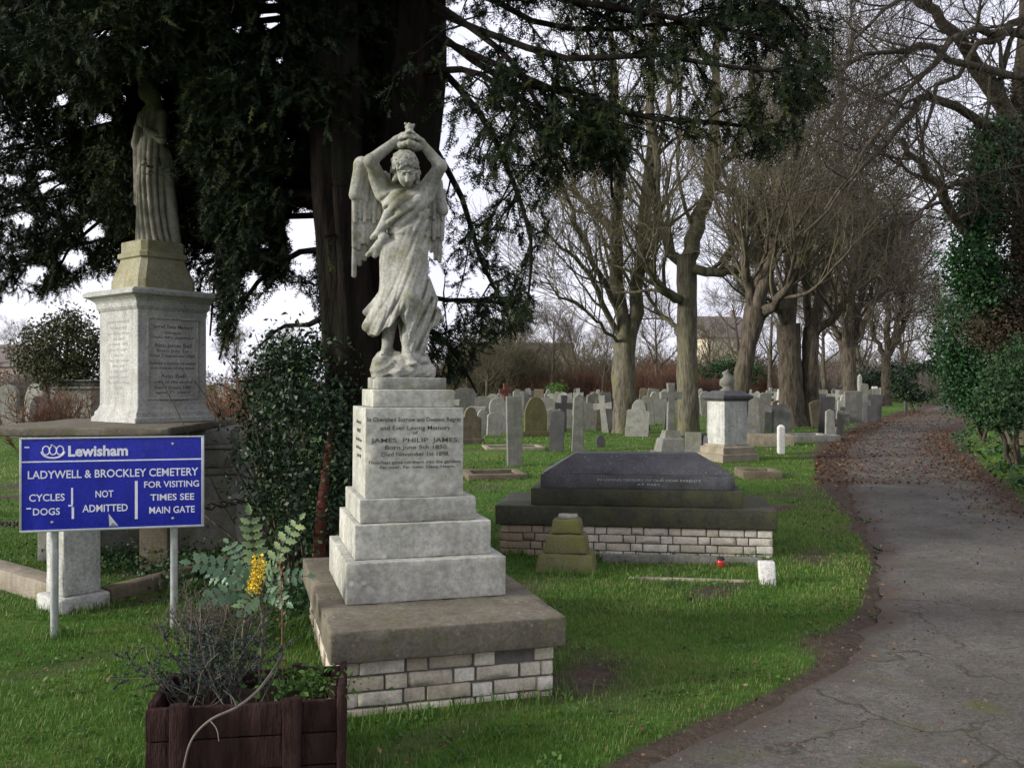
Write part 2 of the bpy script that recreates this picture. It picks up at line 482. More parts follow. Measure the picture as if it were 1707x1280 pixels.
# ------------------------------------------------------------------ ground, path
PL = np.array([(2.6, -0.6), (3.4, 0.25), (3.7, 0.50), (4.0, 0.80), (4.4, 1.20), (5.04, 1.86), (5.4, 2.12), (5.8, 2.29), (6.4, 2.62), (7.4, 3.06), (8.6, 3.5), (9.9, 3.95),
               (12, 4.6), (14.8, 5.55), (18.9, 7.0), (23.7, 9.07), (29.6, 11.9), (39.5, 17.0), (59, 27.8), (107, 54), (160, 84)])
PR = np.array([(2.6, 7.0), (7.0, 6.1), (9.0, 6.05), (10.7, 6.2), (12.5, 6.9), (14.8, 7.87), (18.9, 9.5), (23.7, 11.5), (29.6, 14.5), (39.5, 19.8), (59, 30.6), (107, 57), (160, 87)])
def path_l(y): return np.interp(y, PL[:, 0], PL[:, 1])
def path_r(y): return np.interp(y, PR[:, 0], PR[:, 1])
def edge_wob(y, s): return 0.05 * np.sin(y * 3.1 + s) + 0.035 * np.sin(y * 7.3 + 2 * s) + 0.02 * np.sin(y * 17.0 + s)
def gz(x, y):
    x, y = np.asarray(x, float), np.asarray(y, float)
    dl = path_l(y) - x; dr = x - path_r(y)
    lawn = np.clip(np.maximum(dl, dr), 0, None)
    und = (0.018 * np.sin(x * 1.3 + 0.4 * y) + 0.015 * np.sin(y * 1.1 - 0.7 * x + 1)) * sstep(0.1, 1.2, lawn) * (1 - sstep(40, 80, y))
    bank = 0.75 * sstep(0.2, 2.6, dr) * sstep(7.0, 13, y) + 0.35 * sstep(2.5, 8, dr) * sstep(9, 20, y)
    far = 0.5 * sstep(60, 140, y)
    return und + bank + 0.02 * sstep(0.0, 0.25, lawn) - 0.03 * (lawn <= 0) + far * 0
def dirt(x, y):
    """0 grass .. 1 bare earth or litter."""
    x, y = np.asarray(x, float), np.asarray(y, float)
    P = np.stack([x, y, 0 * x], -1).reshape(-1, 3)
    nz = wob(P, 2.2, 3).reshape(x.shape)
    w = 0.055 + 0.05 * nz + 0.35 * sstep(9, 16, y) + 0.5 * sstep(16, 26, y)
    dl = path_l(y) - x; dr = x - path_r(y)
    e = 1 - sstep(w * 0.6, w * 1.5 + 0.06, np.where(dl > 0, dl, np.where(dr > 0, dr * 1.7, 0)))
    nz2 = wob(P, 0.8, 33).reshape(x.shape); nz3 = wob(P, 6.0, 34).reshape(x.shape)
    patch = sstep(0.30, 0.8, nz) * 0.45 + sstep(0.15, 0.7, nz2 + 0.35 * nz3) * (0.30 + 0.18 * sstep(8, 14, y))
    m1 = np.exp(-(((x - 0.42) / 0.30) ** 2 + ((y - 5.2) / 0.75) ** 2)) * 0.38          # worn earth beside the angel's slab
    m2 = np.exp(-(((x - 2.75) / 0.40) ** 2 + ((y - 8.3) / 1.0) ** 2)) * 0.8
    m3 = np.exp(-(((x + 1.5) / 1.3) ** 2 + ((y - 7.4) / 1.0) ** 2)) * 1.2             # under the yew
    m4 = np.exp(-(((x - 0.7) / 0.9) ** 2 + ((y - 6.9) / 0.5) ** 2)) * 0.5
    return np.clip(e + patch + (m1 + m2 + m3 + m4) * np.clip(0.6 + 0.4 * nz + 0.9 * nz3, 0.05, 1.2), 0, 1)

def grid(xs, ys, zf, tintf):
    X, Y = np.meshgrid(xs, ys, indexing='ij')
    Z = zf(X, Y)
    i = np.arange(X.size).reshape(X.shape)
    q = np.stack([i[:-1, :-1], i[1:, :-1], i[1:, 1:], i[:-1, 1:]], -1).reshape(-1, 4)
    return np.stack([X, Y, Z], -1).reshape(-1, 3), q, tintf(X, Y).ravel()

gx = np.concatenate([-np.geomspace(900, 8, 26), np.arange(-7.6, 10, 0.10), np.geomspace(10.2, 60, 60), np.geomspace(66, 900, 18)])
gy = np.concatenate([[-900, -200, -60, -20, -8, -3], np.arange(0, 14, 0.10), np.geomspace(14.2, 110, 90), np.geomspace(120, 1500, 14)])
V, q, t = grid(gx, gy, gz, dirt)
mg, n, l, b = mat_new('ground_soil_and_turf', 0.95, 0.1)
v = coords(n, l, False)
n1 = noise(n, l, v, 1.1, 7, 0.7); n2 = noise(n, l, v, 14, 6, 0.75); n3 = noise(n, l, v, 70, 4, 0.7)
gcol = ramp(n, l, n1, [(0.28, (0.036, 0.078, 0.012)), (0.5, (0.062, 0.128, 0.018)), (0.72, (0.125, 0.145, 0.040))])
gcol = mixc(n, l, 0.8, gcol, ramp(n, l, n2, [(0.3, 0.55), (0.7, 1.2)]), 'MULTIPLY')
ecol = ramp(n, l, n2, [(0.3, (0.045, 0.034, 0.025)), (0.6, (0.090, 0.069, 0.052)), (0.8, (0.15, 0.11, 0.08))])
ecol = mixc(n, l, 0.7, ecol, ramp(n, l, n3, [(0.35, 0.6), (0.65, 1.2)]), 'MULTIPLY')
l.new(mixc(n, l, ramp(n, l, attr(n), [(0.25, 0.0), (0.7, 1.0)]), gcol, ecol), b.inputs['Base Color'])
bump(n, l, b, mixc(n, l, 0.5, n2, n3), 0.8, 0.03)
kind(Acc().add(V, q, tint=t).build('ground', mg), 'structure')

# asphalt path: one sheet a little above the ground
ys = np.concatenate([np.arange(0.2, 14, 0.06), np.geomspace(14.1, 150, 120)])
us = np.linspace(0, 1, 60)
Y, U = np.meshgrid(ys, us, indexing='ij')
XL = path_l(Y) + edge_wob(Y, 0.7) ; XR = path_r(Y) + edge_wob(Y, 2.1)
X = XL + (XR - XL) * U
Z = 0.004 + 0.03 * np.sin(np.pi * U) - 0.02 + wob(np.stack([X, Y, 0 * X], -1).reshape(-1, 3), 1.6, 9).reshape(X.shape) * 0.008 + 0.006
Z = np.maximum(Z, -0.012)
i = np.arange(X.size).reshape(X.shape)
q = np.stack([i[:-1, :-1], i[:-1, 1:], i[1:, 1:], i[1:, :-1]], -1).reshape(-1, 4)
edge = np.minimum(U, 1 - U) * (XR - XL)
ma, n, l, b = mat_new('worn_asphalt', 0.92, 0.2)
v = coords(n, l, False)
n1 = noise(n, l, v, 0.9, 6, 0.65); n2 = noise(n, l, v, 5.5, 7, 0.7); n3 = noise(n, l, v, 120, 3, 0.7)
acol = ramp(n, l, n1, [(0.3, (0.070, 0.064, 0.055)), (0.55, (0.118, 0.109, 0.095)), (0.75, (0.170, 0.157, 0.135))])
acol = mixc(n, l, 0.8, acol, ramp(n, l, n2, [(0.3, 0.72), (0.7, 1.12)]), 'MULTIPLY')
acol = mixc(n, l, 0.8, acol, ramp(n, l, n3, [(0.3, 0.55), (0.7, 1.35)]), 'MULTIPLY')
acol = mixc(n, l, 0.75, acol, ramp(n, l, noise(n, l, v, 30, 6, 0.8), [(0.34, 0.45), (0.66, 1.35)]), 'MULTIPLY')
# moss and thin soil patches
pm = ramp(n, l, noise(n, l, v, 2.6, 8, 0.75), [(0.52, 0.0), (0.68, 0.6)])
acol = mixc(n, l, pm, acol, (0.085, 0.085, 0.045))
# branching cracks: warped cell borders, only here and there
wv = n.new('ShaderNodeTexNoise'); wv.inputs['Scale'].default_value = 2.2; wv.inputs['Detail'].default_value = 6
l.new(v, wv.inputs['Vector'])
wadd = n.new('ShaderNodeVectorMath'); wadd.operation = 'MULTIPLY_ADD'
l.new(wv.outputs['Color'], wadd.inputs[0]); wadd.inputs[1].default_value = (0.9, 0.9, 0); l.new(v, wadd.inputs[2])
vor = n.new('ShaderNodeTexVoronoi'); vor.feature = 'DISTANCE_TO_EDGE'; vor.inputs['Scale'].default_value = 0.62
l.new(wadd.outputs[0], vor.inputs['Vector'])
crk = ramp(n, l, vor.outputs['Distance'], [(0.002, 0.75), (0.008, 0.0)])
gate = ramp(n, l, noise(n, l, v, 0.8, 3), [(0.40, 0.0), (0.52, 1.0)])
ck = mixc(n, l, 1.0, crk, gate, 'MULTIPLY')
acol = mixc(n, l, ck, acol, (0.028, 0.026, 0.022))
vor2 = n.new('ShaderNodeTexVoronoi'); vor2.feature = 'DISTANCE_TO_EDGE'; vor2.inputs['Scale'].default_value = 2.7
l.new(wadd.outputs[0], vor2.inputs['Vector'])
ck2 = mixc(n, l, 1.0, ramp(n, l, vor2.outputs['Distance'], [(0.002, 0.6), (0.014, 0.0)]), ramp(n, l, noise(n, l, v, 0.6, 3), [(0.52, 0.0), (0.6, 1.0)]), 'MULTIPLY')
acol = mixc(n, l, ck2, acol, (0.035, 0.034, 0.024))
vor3 = ramp(n, l, vor.outputs['Distance'], [(0.01, 1.0), (0.07, 0.0)])
mossy = mixc(n, l, 1.0, vor3, ramp(n, l, noise(n, l, v, 1.1, 5), [(0.53, 0.0), (0.64, 0.8)]), 'MULTIPLY')
acol = mixc(n, l, mossy, acol, (0.075, 0.085, 0.028))
acol = mixc(n, l, ramp(n, l, attr(n), [(0.0, 0.85), (1.0, 0.0)]), acol, (0.070, 0.052, 0.040))
l.new(acol, b.inputs['Base Color'])
hh = mixc(n, l, 1.0, n3, ck, 'SUBTRACT')
bump(n, l, b, hh, 0.5, 0.008)
nzp = wob(np.stack([X, Y, 0 * X], -1).reshape(-1, 3), 4, 21).reshape(X.shape)
tint = sstep(0.0, 0.28, edge + nzp * 0.08) * (1 - 0.55 * sstep(22, 40, Y))
kind(Acc().add(np.stack([X, Y, Z], -1), q, tint=tint.ravel()).build('path', ma), 'structure')

# ------------------------------------------------------------------ sculpting with distance fields
def surface_nets(D, lo, h):
    s = D < 0
    nx, ny, nz = D.shape
    cs = np.zeros((nx - 1, ny - 1, nz - 1), np.int8)
    for a in (0, 1):
        for b_ in (0, 1):
            for c in (0, 1):
                cs += s[a:nx - 1 + a, b_:ny - 1 + b_, c:nz - 1 + c]
    act = (cs > 0) & (cs < 8)
    I = np.argwhere(act)
    idx = np.full(act.shape, -1, np.int64); idx[act] = np.arange(len(I))
    acc = np.zeros((len(I), 3)); cnt = np.zeros(len(I))
    corners = [(a, b_, c) for a in (0, 1) for b_ in (0, 1) for c in (0, 1)]
    for p in corners:
        for ax in range(3):
            if p[ax] == 1: continue
            qd = list(p); qd[ax] = 1
            d0 = D[I[:, 0] + p[0], I[:, 1] + p[1], I[:, 2] + p[2]]
            d1 = D[I[:, 0] + qd[0], I[:, 1] + qd[1], I[:, 2] + qd[2]]
            m = (d0 < 0) != (d1 < 0)
            t = np.where(m, d0 / np.where(m, d0 - d1, 1), 0)
            pos = np.array(p, float)[None].repeat(len(I), 0); pos[:, ax] = t
            acc[m] += pos[m]; cnt[m] += 1
    V = np.array(lo) + (I + acc / cnt[:, None]) * h
    Q = []
    for ax in range(3):
        o1, o2 = [(1, 2), (2, 0), (0, 1)][ax]
        sl0 = [slice(1, -1)] * 3; sl1 = [slice(1, -1)] * 3
        sl0[ax] = slice(0, -1); sl1[ax] = slice(1, None)
        a_, b_ = s[tuple(sl0)], s[tuple(sl1)]
        E = np.argwhere(a_ != b_)
        off = np.ones(3, int); off[ax] = 0
        G = E + off
        sgn = a_[E[:, 0], E[:, 1], E[:, 2]]
        def cell(u, v_):
            g = G.copy(); g[:, o1] += u; g[:, o2] += v_
            return idx[g[:, 0], g[:, 1], g[:, 2]]
        f = np.stack([cell(-1, -1), cell(0, -1), cell(0, 0), cell(-1, 0)], -1)
        f[~sgn] = f[~sgn][:, ::-1]
        Q.append(f)
    Q = np.concatenate(Q)
    return V, Q[(Q >= 0).all(1)]

class Sculpt:
    def __init__(self, lo, hi, h):
        self.lo, self.h = np.array(lo, float), h
        n_ = np.ceil((np.array(hi) - self.lo) / h).astype(int) + 1
        ax = [self.lo[i] + np.arange(n_[i]) * h for i in range(3)]
        self.ax = ax
        self.X, self.Y, self.Z = np.meshgrid(*[a.astype(np.float32) for a in ax], indexing='ij')
        self.D = np.full(self.X.shape, 0.15, np.float32)
    def box(self, lo, hi, pad):
        sl = []
        for i in range(3):
            a = int(np.clip(np.searchsorted(self.ax[i], lo[i] - pad), 0, len(self.ax[i]) - 1))
            b_ = int(np.clip(np.searchsorted(self.ax[i], hi[i] + pad) + 1, a + 1, len(self.ax[i])))
            sl.append(slice(a, b_))
        return tuple(sl)
    def put(self, fn, lo, hi, k=0.02, sub=False):
        sl = self.box(lo, hi, k + 0.03)
        d = fn(self.X[sl], self.Y[sl], self.Z[sl]).astype(np.float32)
        e = self.D[sl]
        if sub: d, e = d, -e
        hh = np.clip(0.5 + 0.5 * (e - d) / max(k, 1e-5), 0, 1)
        r_ = e * (1 - hh) + d * hh - k * hh * (1 - hh)
        self.D[sl] = -r_ if sub else r_
    def limb(self, a, b_, ra, rb, k=0.02, sub=False, squash=None):
        a, b_ = np.array(a, float), np.array(b_, float)
        ba = b_ - a; m = max(ra, rb)
        sq = np.array(squash if squash is not None else (1, 1, 1), float)
        def fn(x, y, z):
            px, py, pz = (x - a[0]) * sq[0], (y - a[1]) * sq[1], (z - a[2]) * sq[2]
            bs = ba * sq
            t = np.clip((px * bs[0] + py * bs[1] + pz * bs[2]) / max(bs @ bs, 1e-9), 0, 1)
            return np.sqrt((px - bs[0] * t) ** 2 + (py - bs[1] * t) ** 2 + (pz - bs[2] * t) ** 2) - (ra + (rb - ra) * t)
        self.put(fn, np.minimum(a, b_) - m, np.maximum(a, b_) + m, k, sub)
    def ball(self, c, r_, k=0.02, sub=False):
        c = np.array(c, float); r_ = np.array(r_ if np.ndim(r_) else (r_,) * 3, float)
        def fn(x, y, z):
            u, v_, w = (x - c[0]) / r_[0], (y - c[1]) / r_[1], (z - c[2]) / r_[2]
            k0 = np.sqrt(u * u + v_ * v_ + w * w)
            k1 = np.sqrt((u / r_[0]) ** 2 + (v_ / r_[1]) ** 2 + (w / r_[2]) ** 2)
            return k0 * (k0 - 1) / np.maximum(k1, 1e-6)
        self.put(fn, c - r_, c + r_, k, sub)
    def mesh(self, name):
        D = self.D
        for ax_ in range(3):
            sl = [slice(None)] * 3
            for e in (0, -1):
                sl[ax_] = e; D[tuple(sl)] = np.maximum(D[tuple(sl)], 0.005)
        V, Q = surface_nets(D, self.lo, self.h)
        return Acc().add(V, Q).mesh(name, True)

def gown(prof, folds, hem=None):
    """prof rows: z, centre x, centre y, half width, half depth. folds(x,y,z,theta) -> outward displacement."""
    p = np.array(sorted(prof))
    def fn(x, y, z):
        cx, cy = np.interp(z, p[:, 0], p[:, 1]), np.interp(z, p[:, 0], p[:, 2])
        a, b_ = np.interp(z, p[:, 0], p[:, 3]), np.interp(z, p[:, 0], p[:, 4])
        u, v_ = (x - cx) / a, (y - cy) / b_
        rho = np.sqrt(u * u + v_ * v_)
        d = (rho - 1) * np.minimum(a, b_) * 0.9
        th = np.arctan2(u, -v_)
        d = d - folds(x, y, z, th)
        lo_ = p[0, 0] if hem is None else hem(x, y)
        return np.maximum(np.maximum(d, lo_ - z), z - p[-1, 0])
    return fn

def ridge(u):
    """Soft rounded ridges with narrow valleys, 0..1."""
    return np.abs(np.sin(np.pi * u)) ** 0.5

# ------------------------------------------------------------------ lettering
def letters(lines, mat, name='lettering', parent=None, depth=0.002, bold=0.0):
    """lines: (text, centre u, centre v, width, cap height) in a plane; each fitted to its box; returns one mesh in (u, 0, v) facing -y."""
    acc = Acc()
    for text, u, v_, w, hgt in lines:
        cu = bpy.data.curves.new('lettering', 'FONT')
        cu.body = text; cu.size = 1.0; cu.resolution_u = 3; cu.extrude = 0.0; cu.offset = bold
        ob = bpy.data.objects.new('lettering', cu); COL.objects.link(ob)
        bpy.context.view_layer.update()
        me = bpy.data.meshes.new_from_object(ob.evaluated_get(bpy.context.evaluated_depsgraph_get()))
        P = np.zeros(len(me.vertices) * 3, np.float32); me.vertices.foreach_get('co', P); P = P.reshape(-1, 3)
        me.calc_loop_triangles()
        T = np.zeros(len(me.loop_triangles) * 3, np.int32); me.loop_triangles.foreach_get('vertices', T); T = T.reshape(-1, 3)
        bpy.data.objects.remove(ob); bpy.data.meshes.remove(me); bpy.data.curves.remove(cu)
        if not len(P): continue
        x0, x1 = P[:, 0].min(), P[:, 0].max()
        sx = w / (x1 - x0); sy = hgt / 0.72
        Q = np.stack([u + (P[:, 0] - (x0 + x1) / 2) * sx, np.zeros(len(P)), v_ + (P[:, 1] - 0.35) * sy], -1)
        acc.add(Q, Ft=T)
        B = Q.copy(); B[:, 1] += depth
        acc.add(B, Ft=T[:, ::-1])
        # side walls along the open edges
        E = np.concatenate([T[:, [0, 1]], T[:, [1, 2]], T[:, [2, 0]]])
        key = {}
        for a, c in E: key[(a, c)] = key.get((a, c), 0) + 1
        open_ = np.array([(a, c) for (a, c) in key if (c, a) not in key])
        if len(open_):
            W_ = np.concatenate([Q, B]); m_ = len(Q)
            acc.add(W_, np.stack([open_[:, 1], open_[:, 0], open_[:, 0] + m_, open_[:, 1] + m_], -1))
    return acc.build(name, mat, parent, smooth=False)

def strips(rects, depth=0.002):
    acc = Acc()
    for u0, u1, v0, v1 in rects:
        V_, q_ = rbox(u0, u1, 0, depth, v0, v1, 0.0004, 1.0, 0)
        acc.add(V_, q_)
    return acc

# ------------------------------------------------------------------ brickwork
def bricks(acc, x0, x1, z0, courses, y, r, face='front', L=0.215, H=0.065, J=0.010, drop=(), dep=0.10, tint=(0.0, 1.0), lean=0.0):
    """Courses of single bricks along x (front) or y (side, at x = y argument)."""
    for c in range(courses):
        zb = z0 + c * (H + J)
        x = x0
        k = 0
        while x < x1 - 0.03:
            w = L if (k + c) % 2 == 0 else 0.1025
            if k == 0 and c % 2 == 1: w *= 0.5 + 0.5 * r.rand()
            w = min(w, x1 - x)
            if x1 - (x + w) < 0.04: w = x1 - x
            if (c, 'last') in drop and x + w > x1 - 0.09:
                break
            if w > 0.03:
                o = r.normal(0, 0.0038)
                zz = r.normal(0, 0.0018)
                if face == 'front':
                    V_, q_ = rbox(x, x + w, y + o, y + o + dep, zb + zz, zb + H + zz, 0.006, 0.03, 0.0024, r.randint(1e6), 0.016)
                else:
                    V_, q_ = rbox(y + o, y + o + dep, x, x + w, zb + zz, zb + H + zz, 0.005, 0.05, 0.0016, r.randint(1e6), 0.008)
                acc.add(V_, q_, tint=np.clip(r.uniform(*tint), 0, 1))
            x += w + J
            k += 1

# ================================================================== ANGEL MONUMENT
YAW = rad(17)
ang = thing('angel_monument', 'pale stone angel with raised arms on a stepped pedestal above a cream brick base', 'monument', (-0.844, 4.10, 0), YAW, tilt=(0, rad(0.45)))
r = np.random.RandomState(5)
ba = Acc()
bricks(ba, 0.045, 1.115, -0.004, 4, 0.06, r, drop=((3, 'last'),), tint=(0.2, 1.0))
bricks(ba, 0.07, 1.80, -0.004, 4, 0.045, r, 'side', tint=(0.1, 0.8))
bricks(ba, 0.07, 1.80, -0.004, 4, 1.02, r, 'side', tint=(0.1, 0.8))
bb = ba.build('brick_base', M['cream_brick'], ang)
V, q = rbox(0.062, 1.10, 0.078, 1.80, -0.05, 0.292, 0.004, 0.2, 0.001)
Acc().add(V, q).build('mortar', M['mortar'], bb)
V, q = rbox(0, 1.164, 0, 1.85, 0.297, 0.45, 0.012, 0.045, 0.003, 3, 0.035)
Acc().add(V, q).build('ledger_slab', M['brown_slab'], ang)
for (x0, x1, y0, y1, z0, z1, sd) in ((0.128, 0.995, 0.494, 1.40, 0.45, 0.666, 1), (0.179, 0.930, 0.572, 1.33, 0.666, 0.853, 2), (0.209, 0.854, 0.610, 1.27, 0.853, 0.983, 3)):
    V, q = rbox(x0, x1, y0, y1, z0 + 0.001, z1, 0.007, 0.045, 0.0016, sd, 0.016)
    Acc().add(V, q).build('step', M['pale_stone'], ang)
V, q = rbox(0.24, 0.785, 0.638, 1.19, 0.984, 1.473, 0.005, 0.06, 0.001, 4, 0.008)
die = Acc().add(V, q).build('die_block', M['pale_stone'], ang)
DX, DZ, DW, DH = 0.24, 0.984, 0.545, 0.489
def dl(text, px0, px1, py, hpx):       # zoomed inscription pixels -> die face
    u0, u1 = DX + (px0 - 320) / 1285 * DW, DX + (px1 - 320) / 1285 * DW
    return (text, (u0 + u1) / 2, DZ + DH - (py - 60) / 1270 * DH, u1 - u0, hpx / 1270 * DH)
ins = [dl('In Cherished Sorrow and Deepest Regret', 345, 1570, 222, 62), dl('and Ever Loving Memory', 510, 1430, 340, 62), dl('of', 930, 1000, 408, 52),
       dl('JAMES  PHILIP  JAMES.', 395, 1545, 515, 64), dl('Born June 5th 1850.', 575, 1400, 615, 58), dl('Died November 1st 1898.', 530, 1415, 712, 58),
       dl('Thou hast gone northern into the gardens', 355, 1570, 825, 46), dl('Far over, Far over, Deep Heart.', 510, 1490, 895, 42)]
li = letters(ins, M['ink'], 'inscription', die, 0.0012, 0.004)
li.location = (0, 0.638 - 0.0016, 0)
sl = [('In Memory of', 0.0, 1.39, 0.20, 0.022), ('MARY', 0.0, 1.34, 0.16, 0.024), ('wife of the above', 0.0, 1.29, 0.26, 0.02), ('who fell asleep', 0.0, 1.245, 0.24, 0.02), ('April 1901', 0.02, 1.20, 0.17, 0.02)]
li = letters(sl, M['ink_grey'], 'inscription', die, 0.0012)
li.location = (0.24 - 0.0016, 0.90, 0); li.rotation_euler = (0, 0, rad(-90))
V, q = rbox(0.285, 0.745, 0.69, 1.13, 1.474, 1.573, 0.006, 0.05, 0.001, 6, 0.01)
Acc().add(V, q).build('cap_block', M['pale_stone'], ang)
V, q = rbox(0.315, 0.705, 0.72, 1.10, 1.574, 1.640, 0.006, 0.05, 0.0015, 7, 0.01)
Acc().add(V, q).build('plinth', M['statue_stone'], ang)

def px2(px, py): return (px - 668) * 0.00346, (630 - py) * 0.00346
sc = Sculpt((-0.27, -0.26, -0.02), (0.29, 0.24, 1.50), 0.0042)
rr_ = np.random.RandomState(8)
# rock mound under the feet
for _ in range(26):
    a_ = rr_.uniform(0, 6.28); q_ = rr_.uniform(0.02, 0.15)
    sc.ball((-0.015 + math.cos(a_) * q_, math.sin(a_) * q_ * 0.85, rr_.uniform(0.0, 0.11) + 0.04 * (0.15 - q_) / 0.15), (rr_.uniform(.03, .065), rr_.uniform(.03, .065), rr_.uniform(.03, .06)), 0.006)
sc.ball((-0.115, -0.06, 0.045), (.085, .075, .078), .010); sc.ball((0.085, -0.05, 0.035), (.095, .09, .062), .010); sc.ball((-0.02, -0.09, 0.03), (.10, .07, .05), .010); sc.ball((0.10, 0.03, 0.09), (.06, .07, .07), .010); sc.ball((-0.03, -0.03, 0.07), (.08, .08, .07), .010)
# legs
sc.limb((0.055, -0.01, 0.74), (0.015, -0.105, 0.44), 0.085, 0.062, 0.04)
sc.limb((0.015, -0.105, 0.44), (0.010, -0.085, 0.16), 0.058, 0.030, 0.02)
sc.limb((0.010, -0.085, 0.15), (0.018, -0.150, 0.085), 0.030, 0.019, 0.015)
sc.limb((-0.055, 0.02, 0.72), (-0.075, -0.03, 0.42), 0.085, 0.065, 0.04)
sc.limb((-0.075, -0.03, 0.42), (-0.090, 0.02, 0.17), 0.055, 0.030, 0.02)
sc.limb((-0.090, 0.02, 0.165), (-0.120, -0.055, 0.135), 0.028, 0.018, 0.015)
for tx in range(5):
    sc.limb((0.006 + tx * 0.0085, -0.148, 0.083), (0.004 + tx * 0.0095, -0.172 + 0.003 * tx, 0.078), 0.0075, 0.006, 0.003)
    sc.limb((-0.133 + tx * 0.0085, -0.052, 0.133), (-0.139 + tx * 0.0085, -0.075 + 0.003 * tx, 0.127), 0.0075, 0.006, 0.003)
# the gown: long diagonal folds gathered at her left hip
def skirt_folds(x, y, z, th):
    w_ = 0.006 * np.sin(9 * z + 5 * x) + 0.004 * np.sin(23 * z)
    u1 = (x - 0.46 * (z - 0.42) + w_) / 0.062
    u2 = (x - 0.30 * (z - 0.42) - 0.5 * w_) / 0.031 + 0.3
    m1 = sstep(-0.10, 0.0, x - 0.36 * (z - 0.5)) * 0.85 + 0.15
    low = sstep(0.72, 0.36, z)
    front = 0.35 + 0.65 * sstep(-0.2, 0.5, np.cos(th))
    back = ridge(th * 9 / 6.28 + 0.4 * np.sin(6 * z))
    return ((ridge(u1) - 0.6) * 0.031 * m1 + (ridge(u2) - 0.6) * 0.012 * m1) * front * (0.75 + 0.45 * low) + (back - 0.6) * 0.014 * (1 - front) * (0.5 + low)
prof = [(0.0, 0.01, 0.04, 0.20, 0.12), (0.12, 0.03, 0.03, 0.19, 0.125), (0.24, 0.012, 0.02, 0.215, 0.135), (0.31, 0.003, 0.01, 0.222, 0.135), (0.38, 0.004, 0.0, 0.195, 0.13),
        (0.484, 0.008, -0.005, 0.150, 0.125), (0.588, 0.014, 0.0, 0.122, 0.118), (0.69, 0.020, 0.008, 0.112, 0.108), (0.796, 0.032, 0.012, 0.108, 0.098), (0.87, 0.024, 0.018, 0.108, 0.092), (0.93, 0.014, 0.02, 0.118, 0.094)]
HX = np.array([(-0.30, 0.33), (-0.225, 0.285), (-0.19, 0.235), (-0.15, 0.245), (-0.10, 0.285), (-0.045, 0.345), (-0.02, 0.37), (0.0, 0.28), (0.02, 0.16), (0.045, 0.10), (0.085, 0.12), (0.115, 0.17), (0.135, 0.27), (0.19, 0.30), (0.235, 0.335), (0.30, 0.36)])
sc.put(gown(prof, skirt_folds, lambda x, y: np.interp(x, HX[:, 0], HX[:, 1]) + 0.18 * np.clip(y + 0.02, 0, 1) * 0 + 0.008 * np.sin(x * 90)), (-0.26, -0.18, 0.06), (0.28, 0.2, 0.95), 0.018)
# hollow under the lifted hem, left of the advanced leg
sc.limb((-0.050, -0.12, 0.27), (-0.030, -0.06, 0.33), 0.042, 0.020, 0.012, sub=True)
# flying corners of the cloth
sc.limb((-0.13, 0.0, 0.36), (-0.215, -0.01, 0.285), 0.045, 0.022, 0.03, squash=(1, 1.6, 1)); sc.limb((-0.12, 0.03, 0.44), (-0.215, 0.03, 0.375), 0.04, 0.016, 0.03, squash=(1, 1.6, 1))
sc.limb((0.14, 0.03, 0.44), (0.218, 0.03, 0.345), 0.045, 0.026, 0.03, squash=(1, 1.6, 1)); sc.limb((0.13, 0.04, 0.56), (0.195, 0.05, 0.46), 0.04, 0.02, 0.03, squash=(1, 1.6, 1))
# torso under a sash drawn from the left hip to the right shoulder
def torso_folds(x, y, z, th):
    u1 = (-0.66 * x + 0.75 * z + 0.004 * np.sin(40 * x)) / 0.050
    m = sstep(1.09, 1.02, z) * sstep(0.80, 0.88, z) * sstep(-0.2, 0.4, np.cos(th))
    return (ridge(u1) - 0.62) * 0.026 * m
prof_t = [(0.83, 0.022, 0.02, 0.113, 0.092), (0.90, 0.016, 0.018, 0.114, 0.095), (0.97, 0.010, 0.012, 0.130, 0.108), (1.03, 0.008, 0.015, 0.140, 0.106), (1.08, 0.006, 0.025, 0.140, 0.088), (1.12, 0.006, 0.035, 0.105, 0.065), (1.15, 0.004, 0.035, 0.06, 0.045)]
sc.put(gown(prof_t, torso_folds), (-0.16, -0.14, 0.82), (0.17, 0.15, 1.16), 0.03)
sc.ball((-0.055, -0.075, 1.0), (.052, .04, .05), .04); sc.ball((0.068, -0.075, 1.0), (.052, .04, .05), .04)
# knotted cloth over the left forearm side and hip
for (a1, b1, r1) in (((-0.10, -0.045, 0.93), (-0.150, -0.015, 0.83), .030), ((-0.11, -0.03, 0.87), (-0.18, 0.02, 0.80), .026), ((-0.12, -0.02, 0.80), (-0.165, 0.02, 0.70), .028), ((-0.15, 0.0, 0.76), (-0.205, 0.03, 0.70), .022)):
    sc.limb(a1, b1, r1, r1 * 0.6, 0.015)
sc.limb((0.120, -0.045, 1.08), (0.085, -0.085, 0.93), 0.020, 0.014, 0.012); sc.limb((0.085, -0.085, 0.93), (0.05, -0.085, 0.84), 0.014, 0.012, 0.012); sc.limb((0.095, -0.06, 1.09), (0.02, -0.105, 0.97), 0.016, 0.012, 0.010); sc.limb((0.02, -0.105, 0.97), (-0.10, -0.06, 0.88), 0.012, 0.014, 0.010)
